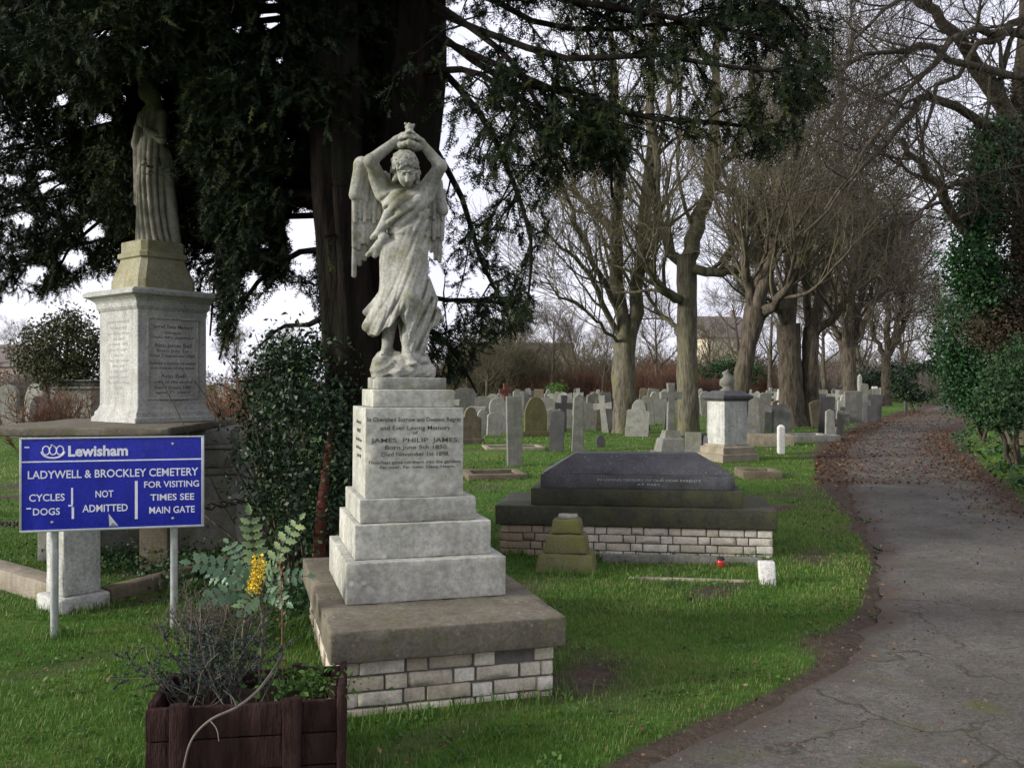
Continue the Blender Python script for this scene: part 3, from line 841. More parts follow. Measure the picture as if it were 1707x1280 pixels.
# arms raised, hands meeting over the head
for s_, sh, el, ha in ((-1, (-0.118, 0.02, 1.085), (-0.208, -0.085, 1.212), (-0.060, -0.070, 1.345)), (1, (0.128, 0.02, 1.09), (0.192, -0.085, 1.215), (0.082, -0.070, 1.345))):
    sc.limb(sh, el, 0.050, 0.037, 0.03)
    sc.limb(el, ha, 0.037, 0.024, 0.012)
    sh2 = np.array(sh); el2 = np.array(el); ha2 = np.array(ha)
    sc.limb(sh2 + (0, 0, -0.02), sh2 * .45 + el2 * .55 + (0, .02, -0.02), 0.052, 0.036, 0.03)
    # palm laid on the crown, four fingers and a thumb
    pm_ = ha2 + np.array([-s_ * -0.0, -0.01, 0.028]); inw = np.array([-s_ * 0.75, -0.15, 0.45]); inw /= np.linalg.norm(inw)
    sc.limb(ha2, ha2 + inw * 0.045, 0.024, 0.026, 0.012, squash=(1, 1.3, 1))
    for fi in range(4):
        o_ = np.array([0, -0.026 + fi * 0.016, 0.010 - abs(fi - 1.4) * 0.004])
        k1 = ha2 + inw * 0.055 + o_; k2 = k1 + inw * (0.030 + 0.004 * (fi in (1, 2))) + (0, -0.004, 0.002); k3 = k2 + np.array([-s_ * 0.018, -0.006, -0.012])
        sc.limb(k1, k2, 0.0095, 0.0085, 0.004); sc.limb(k2, k3, 0.0085, 0.007, 0.004)
    t1 = ha2 + inw * 0.02 + (0, -0.026, -0.004); sc.limb(t1, t1 + inw * 0.032 + (0, -0.014, -0.012), 0.011, 0.008, 0.006)
# neck and bowed head
sc.limb((0.004, 0.03, 1.10), (-0.010, -0.045, 1.165), 0.045, 0.042, 0.02)
hc = np.array([-0.014, -0.106, 1.180])
RH = np.array(Matrix.Rotation(rad(37), 3, 'X') @ Matrix.Rotation(rad(-10), 3, 'Y'))
def hp(*o): return hc + RH @ np.array(o, float)
sc.ball(hp(0, 0.012, 0.020), (0.064, 0.070, 0.070), 0.01)
sc.ball(hp(0, -0.028, -0.020), (0.050, 0.052, 0.070), 0.02)
sc.ball(hp(0, -0.052, -0.070), (0.022, 0.022, 0.020), 0.015)
sc.limb(hp(0, -0.078, 0.004), hp(0, -0.092, -0.030), 0.008, 0.0125, 0.008)
for s_ in (-1, 1):
    sc.ball(hp(s_ * 0.023, -0.084, 0.004), (0.015, 0.013, 0.010), 0.008, sub=True)
    sc.ball(hp(s_ * 0.023, -0.070, 0.003), (0.0105, 0.009, 0.0065), 0.003)
    sc.limb(hp(s_ * 0.008, -0.077, 0.018), hp(s_ * 0.040, -0.062, 0.016), 0.006, 0.005, 0.006)
    sc.ball(hp(s_ * 0.028, -0.062, -0.030), (0.018, 0.014, 0.018), 0.012)
    sc.ball(hp(s_ * 0.060, -0.002, -0.008), (0.010, 0.016, 0.022), 0.006)
sc.limb(hp(-0.016, -0.074, -0.050), hp(0.016, -0.074, -0.050), 0.0055, 0.0055, 0.003)
sc.limb(hp(-0.013, -0.071, -0.058), hp(0.013, -0.071, -0.058), 0.006, 0.006, 0.003)
# waved hair parted over the brow and falling beside the cheeks
rh = np.random.RandomState(4)
n_c = 0
while n_c < 190:                                        # carved wavy locks over the skull, parted over the brow
    dv_ = nrm(rh.normal(size=3))
    if dv_[2] < -0.55 or (dv_[1] < -0.30 and dv_[2] < 0.42 - 0.25 * abs(dv_[0])): continue
    p_ = np.array([0, 0.012, 0.020]) + dv_ * np.array([0.066, 0.072, 0.070])
    tn_ = nrm(np.array([np.sign(dv_[0]) * 0.6, -0.2, -1.0]) + rh.normal(size=3) * .35); tn_ = nrm(tn_ - dv_ * (tn_ @ dv_))
    sc.limb(hp(*p_), hp(*(p_ + tn_ * rh.uniform(.018, .034) + dv_ * .002)), rh.uniform(.0085, .0125), .0075, 0.002)
    n_c += 1
for s_ in (-1, 1):
    for j_ in range(12):
        sc.ball(hp(s_ * rh.uniform(.052, .076), rh.uniform(-.035, .045), -0.012 - j_ * 0.0085), rh.uniform(.012, .017), 0.003)
# wreath of flowers under the hands, with a star-shaped top
for i_ in range(15):
    a_ = i_ / 15 * 6.283
    sc.ball((0.010 + 0.062 * math.cos(a_), -0.060 + 0.055 * math.sin(a_), 1.318 + 0.006 * math.sin(a_ * 3)), 0.019 + 0.003 * (i_ % 2), 0.004)
for i_ in range(10):
    a_ = i_ / 10 * 6.283
    sc.ball((0.012 + 0.042 * math.cos(a_), -0.062 + 0.040 * math.sin(a_), 1.362), 0.020, 0.004)
sc.ball((0.012, -0.06, 1.375), (.045, .042, .03), .008)
sc.limb((0.014, -0.06, 1.39), (0.016, -0.06, 1.43), 0.024, 0.022, 0.008)
for i_ in range(6):
    a_ = i_ / 6 * 6.283 + 0.3
    sc.limb((0.016, -0.06, 1.432), (0.016 + 0.028 * math.cos(a_), -0.06 + 0.016 * math.sin(a_), 1.442 + 0.010 * math.sin(a_ * 2)), 0.010, 0.007, 0.004)
mz = sstep(0.16, 0.06, sc.Z)
sc.D += (mz * (0.009 * np.sin(sc.X * 61 + 2 * np.sin(sc.Y * 43)) * np.sin(sc.Y * 57 + 1.3) + 0.006 * np.abs(np.sin(sc.X * 38 - sc.Z * 71 + sc.Y * 29)) - 0.004)).astype(np.float32)
figure = link('angel_figure', sc.mesh('angel_figure'), M['statue_stone'], ang, (0.492, 0.915, 1.640))

def wing(side):
    s_ = side
    w = Sculpt((-0.34, -0.02, 0.45), (-0.02, 0.16, 1.30), 0.0045) if s_ < 0 else Sculpt((0.02, -0.02, 0.45), (0.32, 0.20, 1.26), 0.0045)
    def feather(x0, z0, x1, z1, r0, y):
        w.limb((x0, y, z0), (x1, y + 0.012, z1), r0, r0 * 0.72, 0.002, squash=(1, 2.0, 1))
    if s_ < 0:
        w.limb((-0.07, 0.10, 1.10), (-0.235, 0.075, 1.225), 0.045, 0.045, 0.02); w.limb((-0.235, 0.075, 1.225), (-0.272, 0.07, 1.05), 0.045, 0.038, 0.02)
        for i_ in range(6): feather(-0.265 + i_ * 0.034, 1.12, -0.272 + i_ * 0.030, 0.59 + i_ * 0.050 + 0.018 * (i_ % 2), 0.0205, 0.095 + .004 * (i_ % 2))
        for i_ in range(7): feather(-0.276 + i_ * 0.032, 1.14, -0.276 + i_ * 0.027, 0.755 + i_ * 0.014 - 0.02 * (i_ % 2), 0.0190, 0.075 + .004 * (i_ % 2))
        for i_ in range(7): feather(-0.274 + i_ * 0.031, 1.17, -0.272 + i_ * 0.027, 0.90 + 0.022 * (i_ % 2), 0.0180, 0.058 + .004 * (i_ % 2))
        for i_ in range(6): feather(-0.262 + i_ * 0.031, 1.18, -0.264 + i_ * 0.028, 1.02 + 0.018 * (i_ % 2), 0.0170, 0.045 + .004 * (i_ % 2))
    else:
        w.limb((0.08, 0.10, 1.08), (0.205, 0.11, 1.155), 0.042, 0.040, 0.02); w.limb((0.205, 0.11, 1.155), (0.246, 0.11, 1.0), 0.040, 0.038, 0.02)
        for i_ in range(5): feather(0.246 - i_ * 0.030, 1.05, 0.240 - i_ * 0.026, 0.70 + i_ * 0.03 - 0.015 * (i_ % 2), 0.0185, 0.125 + .004 * (i_ % 2))
        for i_ in range(6): feather(0.252 - i_ * 0.029, 1.08, 0.250 - i_ * 0.026, 0.83 + 0.018 * (i_ % 2), 0.0175, 0.105 + .004 * (i_ % 2))
        for i_ in range(5): feather(0.250 - i_ * 0.029, 1.11, 0.248 - i_ * 0.026, 0.95 + 0.016 * (i_ % 2), 0.0165, 0.088 + .004 * (i_ % 2))
    return w.mesh('wing')
for s_ in (-1, 1):
    link('wing', wing(s_), M['statue_stone'], figure)

# ================================================================== PEDESTAL MONUMENT WITH A DRAPED FIGURE
TH = rad(51.6)
C0 = np.array([-3.50, 8.30]); half = 0.364
du, dv = np.array([math.cos(TH), math.sin(TH)]), np.array([-math.sin(TH), math.cos(TH)])
cen = C0 + du * half + dv * half
ped = thing('pedestal_monument', 'white pedestal turned corner-on behind the blue sign, carrying a weathered draped figure under the yew', 'monument', (cen[0], cen[1], 0), TH)
V, q = prof_square([(0.42, 1.235), (0.42, 1.275), (0.40, 1.29), (0.395, 1.33), (0.375, 1.35), (0.366, 1.38), (0.360, 1.40), (0.360, 2.30), (0.368, 2.31), (0.385, 2.335), (0.388, 2.38), (0.40, 2.40), (0.43, 2.425), (0.475, 2.445), (0.478, 2.475), (0.44, 2.50), (0.30, 2.52)])
die2 = Acc().add(V, q).build('die_block', M['white_stone'], ped, smooth=False)
fr = Acc()
for a_, b_, c_, d_ in ((-0.27, 0.27, 2.22, 2.24), (-0.27, 0.27, 1.45, 1.47), (-0.27, -0.25, 1.471, 2.219), (0.25, 0.27, 1.471, 2.219)):
    V, q = rbox(a_, b_, -0.372, -0.359, c_, d_, 0.003, 0.3, 0); fr.add(V, q)
fr.build('panel_moulding', M['white_stone'], die2)
def tl(text, py, w, h=0.036): return (text, 0.0, 2.30 - (py - 20) / 1200 * 0.92, w, h)
l1 = [tl('Sacred Their Memory', 215, 0.42), tl('beneath', 290, 0.16, .026), tl('rests who departed', 348, 0.42, .026), tl('Also James Bell', 448, 0.39, .042), tl('Born July 1st', 515, 0.34, .030), tl('Died 2 September 1868', 578, 0.46, .03),
      tl('Erected in love by his widow', 672, 0.48, .03), tl('and children of the above', 730, 0.46, .028), tl('Ann Bell', 832, 0.26, .042), tl('wife of the above', 905, 0.40, .028), tl('Died 9 January 1880', 975, 0.38, .03), tl('aged 71 years', 1035, 0.36, .028), tl('Rest in peace', 1125, 0.31, .030)]
o = letters(l1, M['ink_grey'], 'inscription', die2, 0.0012, 0.003); o.location = (0, -0.3616, 0)
l2 = [tl('In loving memory of', 150, 0.40, .03)] + [tl(t_, 230 + i_ * 68, w_, .028) for i_, (t_, w_) in enumerate((('William Bell', 0.32), ('son of the above', 0.42), ('who died', 0.2), ('8 March 1871', 0.34), ('aged 30 years', 0.36), ('also of', 0.16), ('Mary his sister', 0.38), ('who died', 0.22), ('11 May 1874', 0.33), ('aged 26 years', 0.36), ('Thy will be done', 0.42), ('Amen', 0.15)))]
o = letters(l2, M['ink_pale'], 'inscription', die2, 0.0012); o.location = (-0.3616, 0, 0); o.rotation_euler = (0, 0, rad(-90))
V, q = prof_square([(0.300, 2.521), (0.300, 2.60), (0.292, 2.62), (0.268, 2.70), (0.240, 2.80), (0.236, 2.815), (0.258, 2.83), (0.258, 2.87), (0.232, 2.885), (0.232, 2.98), (0.225, 2.99)], ch=0.05)
Acc().add(V, q).build('pedestal_cap', M['lichen_stone'], ped, smooth=False)
# broad mossy slab, its plinth and supports (turned with the sign, not with the die)
sr = rad(3) - TH
sub = Acc()
V, q = rbox(-1.06, 0.62, -1.42, 0.70, 1.165, 1.232, 0.012, 0.08, 0.004, 12, 0.02); sub.add(V, q)
slab = sub.build('mossy_slab', M['brown_slab'], ped); slab.rotation_euler = (0, 0, sr)
for (hw, z0, z1, xr) in ((0.60, 1.02, 1.164, 0.80), (0.66, 0.98, 1.02, 0.86), (0.63, 0.80, 0.98, 0.82), (0.74, 0.74, 0.80, 0.94), (0.71, 0.0, 0.74, 0.90)):
    V, q = rbox(-hw + 0.12, xr, -hw * 0.75, hw, z0 + 0.001, z1, 0.01, 0.1, 0.003, int(hw * 100), 0.015)
    s_ = Acc().add(V, q).build('base_tier', M['grey_stone'], ped); s_.rotation_euler = (0, 0, rad(10) - TH)
for (x_, y_, m_) in ((-0.27, -1.20, 'white_stone'), (-0.62, -0.7, 'grey_stone'), (0.42, -1.1, 'brown_stone')):
    V, q = rbox(x_ - 0.12, x_ + 0.12, y_ - 0.12, y_ + 0.12, -0.02, 1.164, 0.01, 0.1, 0.002, 3, 0.02)
    s_ = Acc().add(V, q).build('support_pier', M[m_], ped); s_.rotation_euler = (0, 0, sr)
# draped figure
s2 = Sculpt((-0.36, -0.30, 0.0), (0.36, 0.32, 1.72), 0.0085)
def folds2(x, y, z, th):
    u = th * 15 / 6.283 + 0.5 * np.sin(2.2 * z + th) + 0.2 * z
    return (ridge(u) - 0.6) * (0.030 * sstep(1.25, 0.3, z) + 0.010)
s2.put(gown([(-0.02, 0.03, 0.02, 0.235, 0.20), (0.10, 0.02, 0.01, 0.21, 0.19), (0.30, 0.005, 0.0, 0.185, 0.175), (0.60, -0.02, 0.0, 0.17, 0.16), (0.85, -0.02, 0.0, 0.155, 0.145), (1.05, -0.02, 0.0, 0.145, 0.125), (1.20, -0.02, 0.01, 0.165, 0.125), (1.30, -0.02, 0.02, 0.16, 0.10), (1.37, -0.03, 0.01, 0.09, 0.07)], folds2), (-0.3, -0.25, 0), (0.3, 0.25, 1.4), 0.03)
s2.limb((0.10, 0.06, 0.9), (0.26, 0.08, 0.03), 0.09, 0.06, 0.05)
s2.limb((-0.15, 0.0, 1.27), (-0.205, -0.05, 1.0), 0.06, 0.05, 0.03); s2.limb((-0.205, -0.05, 1.0), (-0.10, -0.17, 1.13), 0.05, 0.032, 0.02)
s2.limb((0.13, 0.0, 1.27), (0.17, -0.06, 1.02), 0.06, 0.05, 0.03); s2.limb((0.17, -0.06, 1.02), (0.02, -0.17, 1.10), 0.05, 0.032, 0.02)
for fi in range(4):
    for s_ in (-1, 1):
        p0 = np.array([-0.05 + s_ * 0.03, -0.18, 1.13 + fi * 0.018]); s2.limb(p0, p0 + (-s_ * 0.05, -0.01, 0.035), 0.013, 0.010, 0.006)
s2.limb((-0.19, -0.04, 1.0), (-0.215, -0.02, 0.42), 0.055, 0.035, 0.03)
s2.limb((-0.02, 0.01, 1.34), (-0.05, -0.03, 1.45), 0.058, 0.05, 0.02)
h2 = np.array([-0.065, -0.05, 1.515])
s2.ball(h2, (0.082, 0.095, 0.115), 0.02); s2.ball(h2 + (-0.005, -0.05, -0.03), (0.06, 0.06, 0.08), 0.02)
s2.limb(h2 + (-0.005, -0.10, 0.01), h2 + (-0.006, -0.118, -0.03), 0.010, 0.016, 0.01)
for s_ in (-1, 1): s2.ball(h2 + (-0.005 + s_ * 0.03, -0.108, 0.012), (0.017, 0.014, 0.011), 0.008, sub=True)
s2.limb(h2 + (-0.025, -0.098, -0.06), h2 + (0.015, -0.098, -0.06), 0.008, 0.008, 0.004)
s2.limb(h2 + (0.03, 0.04, 0.05), (0.08, 0.10, 1.15), 0.085, 0.07, 0.04)
f2 = link('draped_figure', s2.mesh('draped_figure'), M['old_statue'], ped, (0, 0, 2.985)); f2.rotation_euler = (0, 0, rad(-14) - TH); f2.scale = (0.82, 0.82, 1.0)

# corner pier, kerbs and chains of its plot
def pier(name, label, x, y, rz, hw, h, mat):
    t_ = thing(name, label, 'pier', (x, y, 0), rz)
    V, q = rbox(-hw, hw, -hw, hw, 0.10, h, 0.012, 0.06, 0.003, int(h * 99), 0.02); Acc().add(V, q).build('shaft', mat, t_)
    V, q = rbox(-hw - 0.05, hw + 0.05, -hw - 0.05, hw + 0.05, -0.03, 0.099, 0.02, 0.06, 0.004, 4, 0.03); Acc().add(V, q).build('foot', mat, t_)
    V, q = prof_square([(hw + 0.03, h + 0.001), (hw + 0.03, h + 0.05), (0.02, h + 0.12)]); Acc().add(V, q).build('cap', mat, t_, smooth=False)
    return t_
pier('corner_pier', 'pale stone corner pier standing directly behind the left post of the blue sign', -3.17, 6.42, TH, 0.135, 0.72, M['white_stone'])
pier('corner_pier', 'rough grey stone pier half hidden by the dark evergreen shrub', -2.35, 8.0, TH, 0.10, 0.55, M['grey_stone'])
def kerb(label, p0, p1, w=0.14, h=0.13, mat='kerb_stone', name='grave_kerb'):
    p0, p1 = np.array(p0, float), np.array(p1, float)
    L = np.linalg.norm(p1 - p0)
    V, q = rbox(0, L, -w / 2, w / 2, -0.05, h, 0.012, 0.1, 0.004, int(L * 77) + 1, 0.02)
    o_ = Acc().add(V, q).build(name, M[mat]); o_.location = (p0[0], p0[1], 0); o_.rotation_euler = (0, 0, math.atan2(p1[1] - p0[1], p1[0] - p0[0]))
    return tag(o_, label, 'kerb')
kerb('worn sandy kerb running back and left from the pale corner pier', (-3.32, 6.56), (-5.2, 8.0), 0.20, 0.14)
kerb('low mossy kerb running from the pale corner pier towards the dark shrub', (-3.0, 6.55), (-2.40, 7.85), 0.14, 0.10, 'brown_stone')
def chain(label, p0, p1, sag, n_=34):
    acc = Acc()
    p0, p1 = np.array(p0), np.array(p1)
    th = np.linspace(0, 2 * np.pi, 11)
    for i_ in range(n_):
        t_ = (i_ + .5) / n_
        c_ = p0 + (p1 - p0) * t_ - np.array([0, 0, sag * 4 * t_ * (1 - t_)])
        d_ = nrm(p1 - p0 - np.array([0, 0, sag * 4 * (1 - 2 * t_)])); s_ = nrm(np.cross(d_, (0, 0, 1))); u_ = np.cross(s_, d_)
        w_ = s_ if i_ % 2 else u_
        L_ = np.linalg.norm(p1 - p0) / n_ * 0.72
        ring = c_ + np.outer(np.cos(th), d_) * L_ + np.outer(np.sin(th), w_) * L_ * 0.55
        V_, q_ = tubes(ring, np.full(11, 0.007), 5); acc.add(V_, q_)
    return tag(acc.build('hanging_chain', M['iron']), label, 'chain')
chain('rusty iron chain sagging left of the pale corner pier', (-3.30, 6.5, 0.66), (-4.9, 7.6, 0.66), 0.16)
chain('rusty iron chain sagging between the blue sign and the dark shrub', (-3.04, 6.5, 0.64), (-2.2, 7.9, 0.62), 0.05, 26)

# ================================================================== CEMETERY SIGN
sg = thing('cemetery_sign', 'blue notice board with white lettering on two grey metal posts', 'sign', (-3.05, 5.50, 0), rad(13.3))
PW, Z0, Z1 = 1.085, 0.678, 1.266
PH = Z1 - Z0
V, q = rbox(0.012, PW - 0.012, 0.0, 0.004, Z0 + 0.012, Z1 - 0.012, 0.001, 0.2, 0)
panel = Acc().add(V, q).build('panel', M['sign_blue'], sg)
fr = Acc()
for a_, b_, c_, d_ in ((0, PW, Z0, Z0 + 0.014), (0, 0.012, Z0 + 0.0141, Z1 - 0.010), (PW - 0.016, PW, Z0 + 0.0141, Z1 - 0.010), (0, PW, Z1 - 0.0099, Z1)):
    V, q = rbox(a_, b_, -0.006, 0.024, c_, d_, 0.002, 0.3, 0); fr.add(V, q)
fr.build('frame', M['alu'], sg)
def U(x): return (x - 65) / 1570 * PW
def Vv(y): return Z1 - (y - 48) / 815 * PH
def tx(text, x0, x1, y0, y1): return (text, (U(x0) + U(x1)) / 2, (Vv(y0) + Vv(y1)) / 2, U(x1) - U(x0), Vv(y0) - Vv(y1))
big = letters([tx('Lewisham', 465, 970, 128, 218)], M['sign_white'], 'lettering', panel, 0.001, 0.035); big.location = (0, -0.0015, 0.004)
sm = letters([tx('LADYWELL & BROCKLEY CEMETERY', 132, 1582, 332, 402), tx('CYCLES', 142, 436, 534, 596), tx('DOGS', 174, 396, 656, 716), tx('NOT', 694, 846, 516, 576), tx('ADMITTED', 584, 968, 638, 702),
              tx('FOR VISITING', 1110, 1590, 446, 502), tx('TIMES SEE', 1164, 1548, 560, 618), tx('MAIN GATE', 1154, 1552, 672, 732)], M['sign_white'], 'lettering', panel, 0.001, 0.012)
sm.location = (0, -0.0015, 0)
st_ = strips([(U(66), U(1630), Vv(262), Vv(250)), (U(1030), U(1054), Vv(775), Vv(440)), (U(494), U(514), Vv(756), Vv(655)), (U(490), U(506), Vv(632), Vv(488)), (U(465), U(503), Vv(648), Vv(634)),
              (U(104), U(144), Vv(136), Vv(124)), (U(119), U(158), Vv(662), Vv(650))], 0.001)
st_o = st_.build('ruled_lines', M['sign_white'], panel, smooth=False); st_o.location = (0, -0.0015, 0)
# emblem: three linked ovals like a crown over a curved bar
em = Acc(); tt = np.linspace(0, 2 * np.pi, 25)
for cx_, rx_ in ((0.0, 0.020), (-0.040, 0.020), (0.040, 0.020)):
    P_ = np.stack([U(340) + cx_ + rx_ * np.cos(tt), np.full(25, -0.0008), Vv(160) + 0.027 * np.sin(tt)], -1)
    V, q = tubes(P_, np.full(25, 0.0042), 6); V[:, 1] = -0.001 + (V[:, 1] + 0.0008) * 0.15; em.add(V, q)
t2 = np.linspace(np.pi * 1.02, np.pi * 1.98, 20)
P_ = np.stack([U(340) + 0.066 * np.cos(t2), np.full(20, -0.0008), Vv(165) + 0.044 * np.sin(t2)], -1)
V, q = tubes(P_, np.full(20, 0.0062), 6); V[:, 1] = -0.001 + (V[:, 1] + 0.0008) * 0.15; em.add(V, q)
em.build('emblem', M['sign_white'], panel)
dm = Acc().add([(U(805), -0.0012, Vv(720)), (U(890), -0.0012, Vv(832)), (U(812), -0.0012, Vv(832)), (U(842), -0.006, Vv(800))], Ft=[(0, 3, 2), (3, 1, 2), (0, 1, 3)]).build('peeled_patch', M['alu'], panel, smooth=False)
for x_ in (0.185, 0.895):
    for z_ in (Z0 + 0.06, Z1 - 0.05):
        V, q = tubes([[(x_, 0.002, z_), (x_, -0.003, z_), (x_, -0.0045, z_), (x_, -0.005, z_)]], np.array([[.0085, .0085, .006, .0005]]), 10)
        Acc().add(V, q).build('bolt', M['galv'], panel)
    V, q = tubes([[(x_, 0.05, -0.25), (x_, 0.05, 0.4), (x_, 0.05, 1.20)]], np.full((1, 3), 0.024), 14)
    acc = Acc().add(V, q)
    V, q = rbox(x_ - 0.03, x_ + 0.03, 0.022, 0.078, 1.19, 1.215, 0.004, 0.1, 0); acc.add(V, q)
    acc.build('post', M['galv'], sg)

# ================================================================== BLACK GRANITE TOMB
bt = thing('granite_tomb', 'low dark granite tomb with a hipped lid on a white brick base beside the path', 'tomb', (-0.157, 8.306, 0), rad(-8))
ba = Acc()
r = np.random.RandomState(15)
bricks(ba, 0.035, 0.62, -0.01, 4, 0.035, r, tint=(0.0, 0.2))
bricks(ba, 0.63, 2.52, -0.01, 4, 0.035, r, tint=(0.45, 1.0))
bricks(ba, 0.04, 0.95, -0.01, 4, 0.04, r, 'side', tint=(0.0, 0.3))
bricks(ba, 0.04, 0.95, -0.01, 4, 2.42, r, 'side', tint=(0.3, 0.9))
bb = ba.build('brick_base', M['cream_brick'], bt)
V, q = rbox(0.055, 2.50, 0.05, 0.95, -0.05, 0.285, 0.004, 0.3, 0.001); Acc().add(V, q).build('mortar', M['mortar'], bb)
V, q = rbox(0, 2.56, 0, 1.02, 0.290, 0.467, 0.010, 0.07, 0.002, 3, 0.02); Acc().add(V, q).build('base_slab', M['mossy_black'], bt)
V, q = rbox(0.325, 2.27, 0.10, 0.90, 0.468, 0.62, 0.006, 0.08, 0.001, 4, 0.012); Acc().add(V, q).build('lower_course', M['mossy_black'], bt)
V, q = rbox(0.41, 2.20, 0.15, 0.85, 0.6205, 0.75, 0.006, 0.08, 0.001, 5, 0.01); uc = Acc().add(V, q).build('upper_course', M['dark_granite'], bt)
o = letters([('IN LOVING MEMORY OF OUR DEAR PARENTS', 1.42, 0.705, 0.95, 0.022), ('AT REST', 1.42, 0.665, 0.22, 0.02)], M['ink_pale'], 'inscription', uc, 0.001); o.location = (0, 0.15 - 0.0014, 0)
V, q = rbox(0.43, 2.18, 0.17, 0.83, 0.7505, 0.935, 0.006, 0.05, 0.001, 6, 0.01)
f_ = np.clip((V[:, 2] - 0.755) / 0.18, 0, 1)
V[:, 0] = 1.305 + (V[:, 0] - 1.305) * (1 - f_ * 0.335) ; V[:, 1] = 0.5 + (V[:, 1] - 0.5) * (1 - f_ * 0.62)
Acc().add(V, q).build('hipped_lid', M['dark_granite'], bt)

# small mossy stepped stone, kerb set with a white corner block and a red grave light
ms = thing('stepped_stone', 'small mossy green stepped stone in front of the dark granite tomb', 'gravestone', (0.47, 7.60, 0), rad(-8))
for (hw, hd, z0, z1) in ((0.26, 0.20, -0.03, 0.17), (0.185, 0.145, 0.17, 0.33), (0.135, 0.105, 0.33, 0.455)):
    V, q = rbox(-hw, hw, -hd, hd, z0 + 0.001, z1, 0.022, 0.05, 0.007, int(hw * 100), 0.03)
    f_ = (V[:, 2] - z0) / (z1 - z0); V[:, :2] *= (1 - 0.13 * f_)[:, None]
    Acc().add(V, q).build('tier', M['mossy_green'], ms)
V, q = rbox(-0.07, 0.09, -0.05, 0.05, 0.4545, 0.485, 0.015, 0.03, 0.006, 31, 0.02); Acc().add(V, q).build('broken_top', M['far_pale'], ms)
kerb('thin grey kerb along the foot of the tomb brickwork, behind the red grave light', (0.80, 7.92), (2.18, 7.74), 0.06, 0.09, 'grey_stone')
kerb('nearer thin kerb sunk in the grass in front of the granite tomb', (0.95, 7.22), (1.94, 7.09), 0.04, 0.035, 'kerb_stone')
V, q = rbox(-0.06, 0.06, -0.05, 0.05, -0.03, 0.20, 0.008, 0.05, 0.003, 41, 0.02)
o = Acc().add(V, q).build('marker_block', M['white_paint']); o.location = (2.02, 7.02, 0); o.rotation_euler = (0, rad(-3), rad(-8)); tag(o, 'small white stone block at the right corner of the sunken grave kerb', 'marker')
gl = thing('grave_light', 'small red grave light standing against the tomb brickwork', 'grave light', (1.80, 7.66, 0.0))
V, q = tubes([[(0, 0, 0), (0, 0, .005), (0, 0, 0.075), (0, 0, 0.085)]], np.array([[.001, .034, .036, .030]]), 12); Acc().add(V, q).build('glass', M['red_glass'], gl)
V, q = tubes([[(0, 0, 0.0855), (0, 0, 0.10), (0, 0, 0.112), (0, 0, 0.113)]], np.array([[.034, .034, .02, .001]]), 12); Acc().add(V, q).build('lid', M['iron'], gl)

# ================================================================== PLANTER
pl = thing('wooden_planter', 'dark brown stained timber planter full of straggling plants', 'planter', (-1.385, 3.33, 0), rad(9)); pl.scale = (0.97, 1, 0.97)
fr = Acc()
for i_ in range(3):
    V, q = rbox(0.0, 0.735, 0.035, 0.062, -0.01 + i_ * 0.13, 0.115 + i_ * 0.13, 0.004, 0.06, 0.002, i_ + 1, 0.006); fr.add(V, q)
fr.build('front_panel', M['wood'], pl)
bk = Acc()
for i_ in range(3):
    V, q = rbox(0.0, 0.735, 0.40, 0.427, 0.005 + i_ * 0.13, 0.130 + i_ * 0.13, 0.004, 0.06, 0.002, i_ + 4, 0.006); bk.add(V, q)
bk.build('back_panel', M['wood'], pl)
for x_ in (0.002, 0.700):
    e = Acc()
    for i_ in range(3):
        V, q = rbox(x_, x_ + 0.033, 0.0625, 0.3995, 0.005 + i_ * 0.13, 0.130 + i_ * 0.13, 0.004, 0.06, 0.002, i_ + 8, 0.006); e.add(V, q)
    e.build('end_panel', M['wood'], pl)
for x_, y_ in ((0.095, 0.0), (0.525, 0.0), (0.095, 0.4275), (0.525, 0.4275)):
    V, q = rbox(x_, x_ + 0.072, y_, y_ + 0.0345, 0.0, 0.400, 0.005, 0.06, 0.002, int(x_ * 50) + 3, 0.006); Acc().add(V, q).build('post', M['wood'], pl)
V, q = rbox(0.736, 0.765, 0.02, 0.44, 0.0, 0.405, 0.005, 0.06, 0.003, 77, 0.006); Acc().add(V, q).build('end_rail', M['wood'], pl)
V, q = rbox(0.036, 0.699, 0.063, 0.399, 0.02, 0.33, 0.02, 0.04, 0.02, 9); Acc().add(V, q).build('soil', M['soil'], pl)

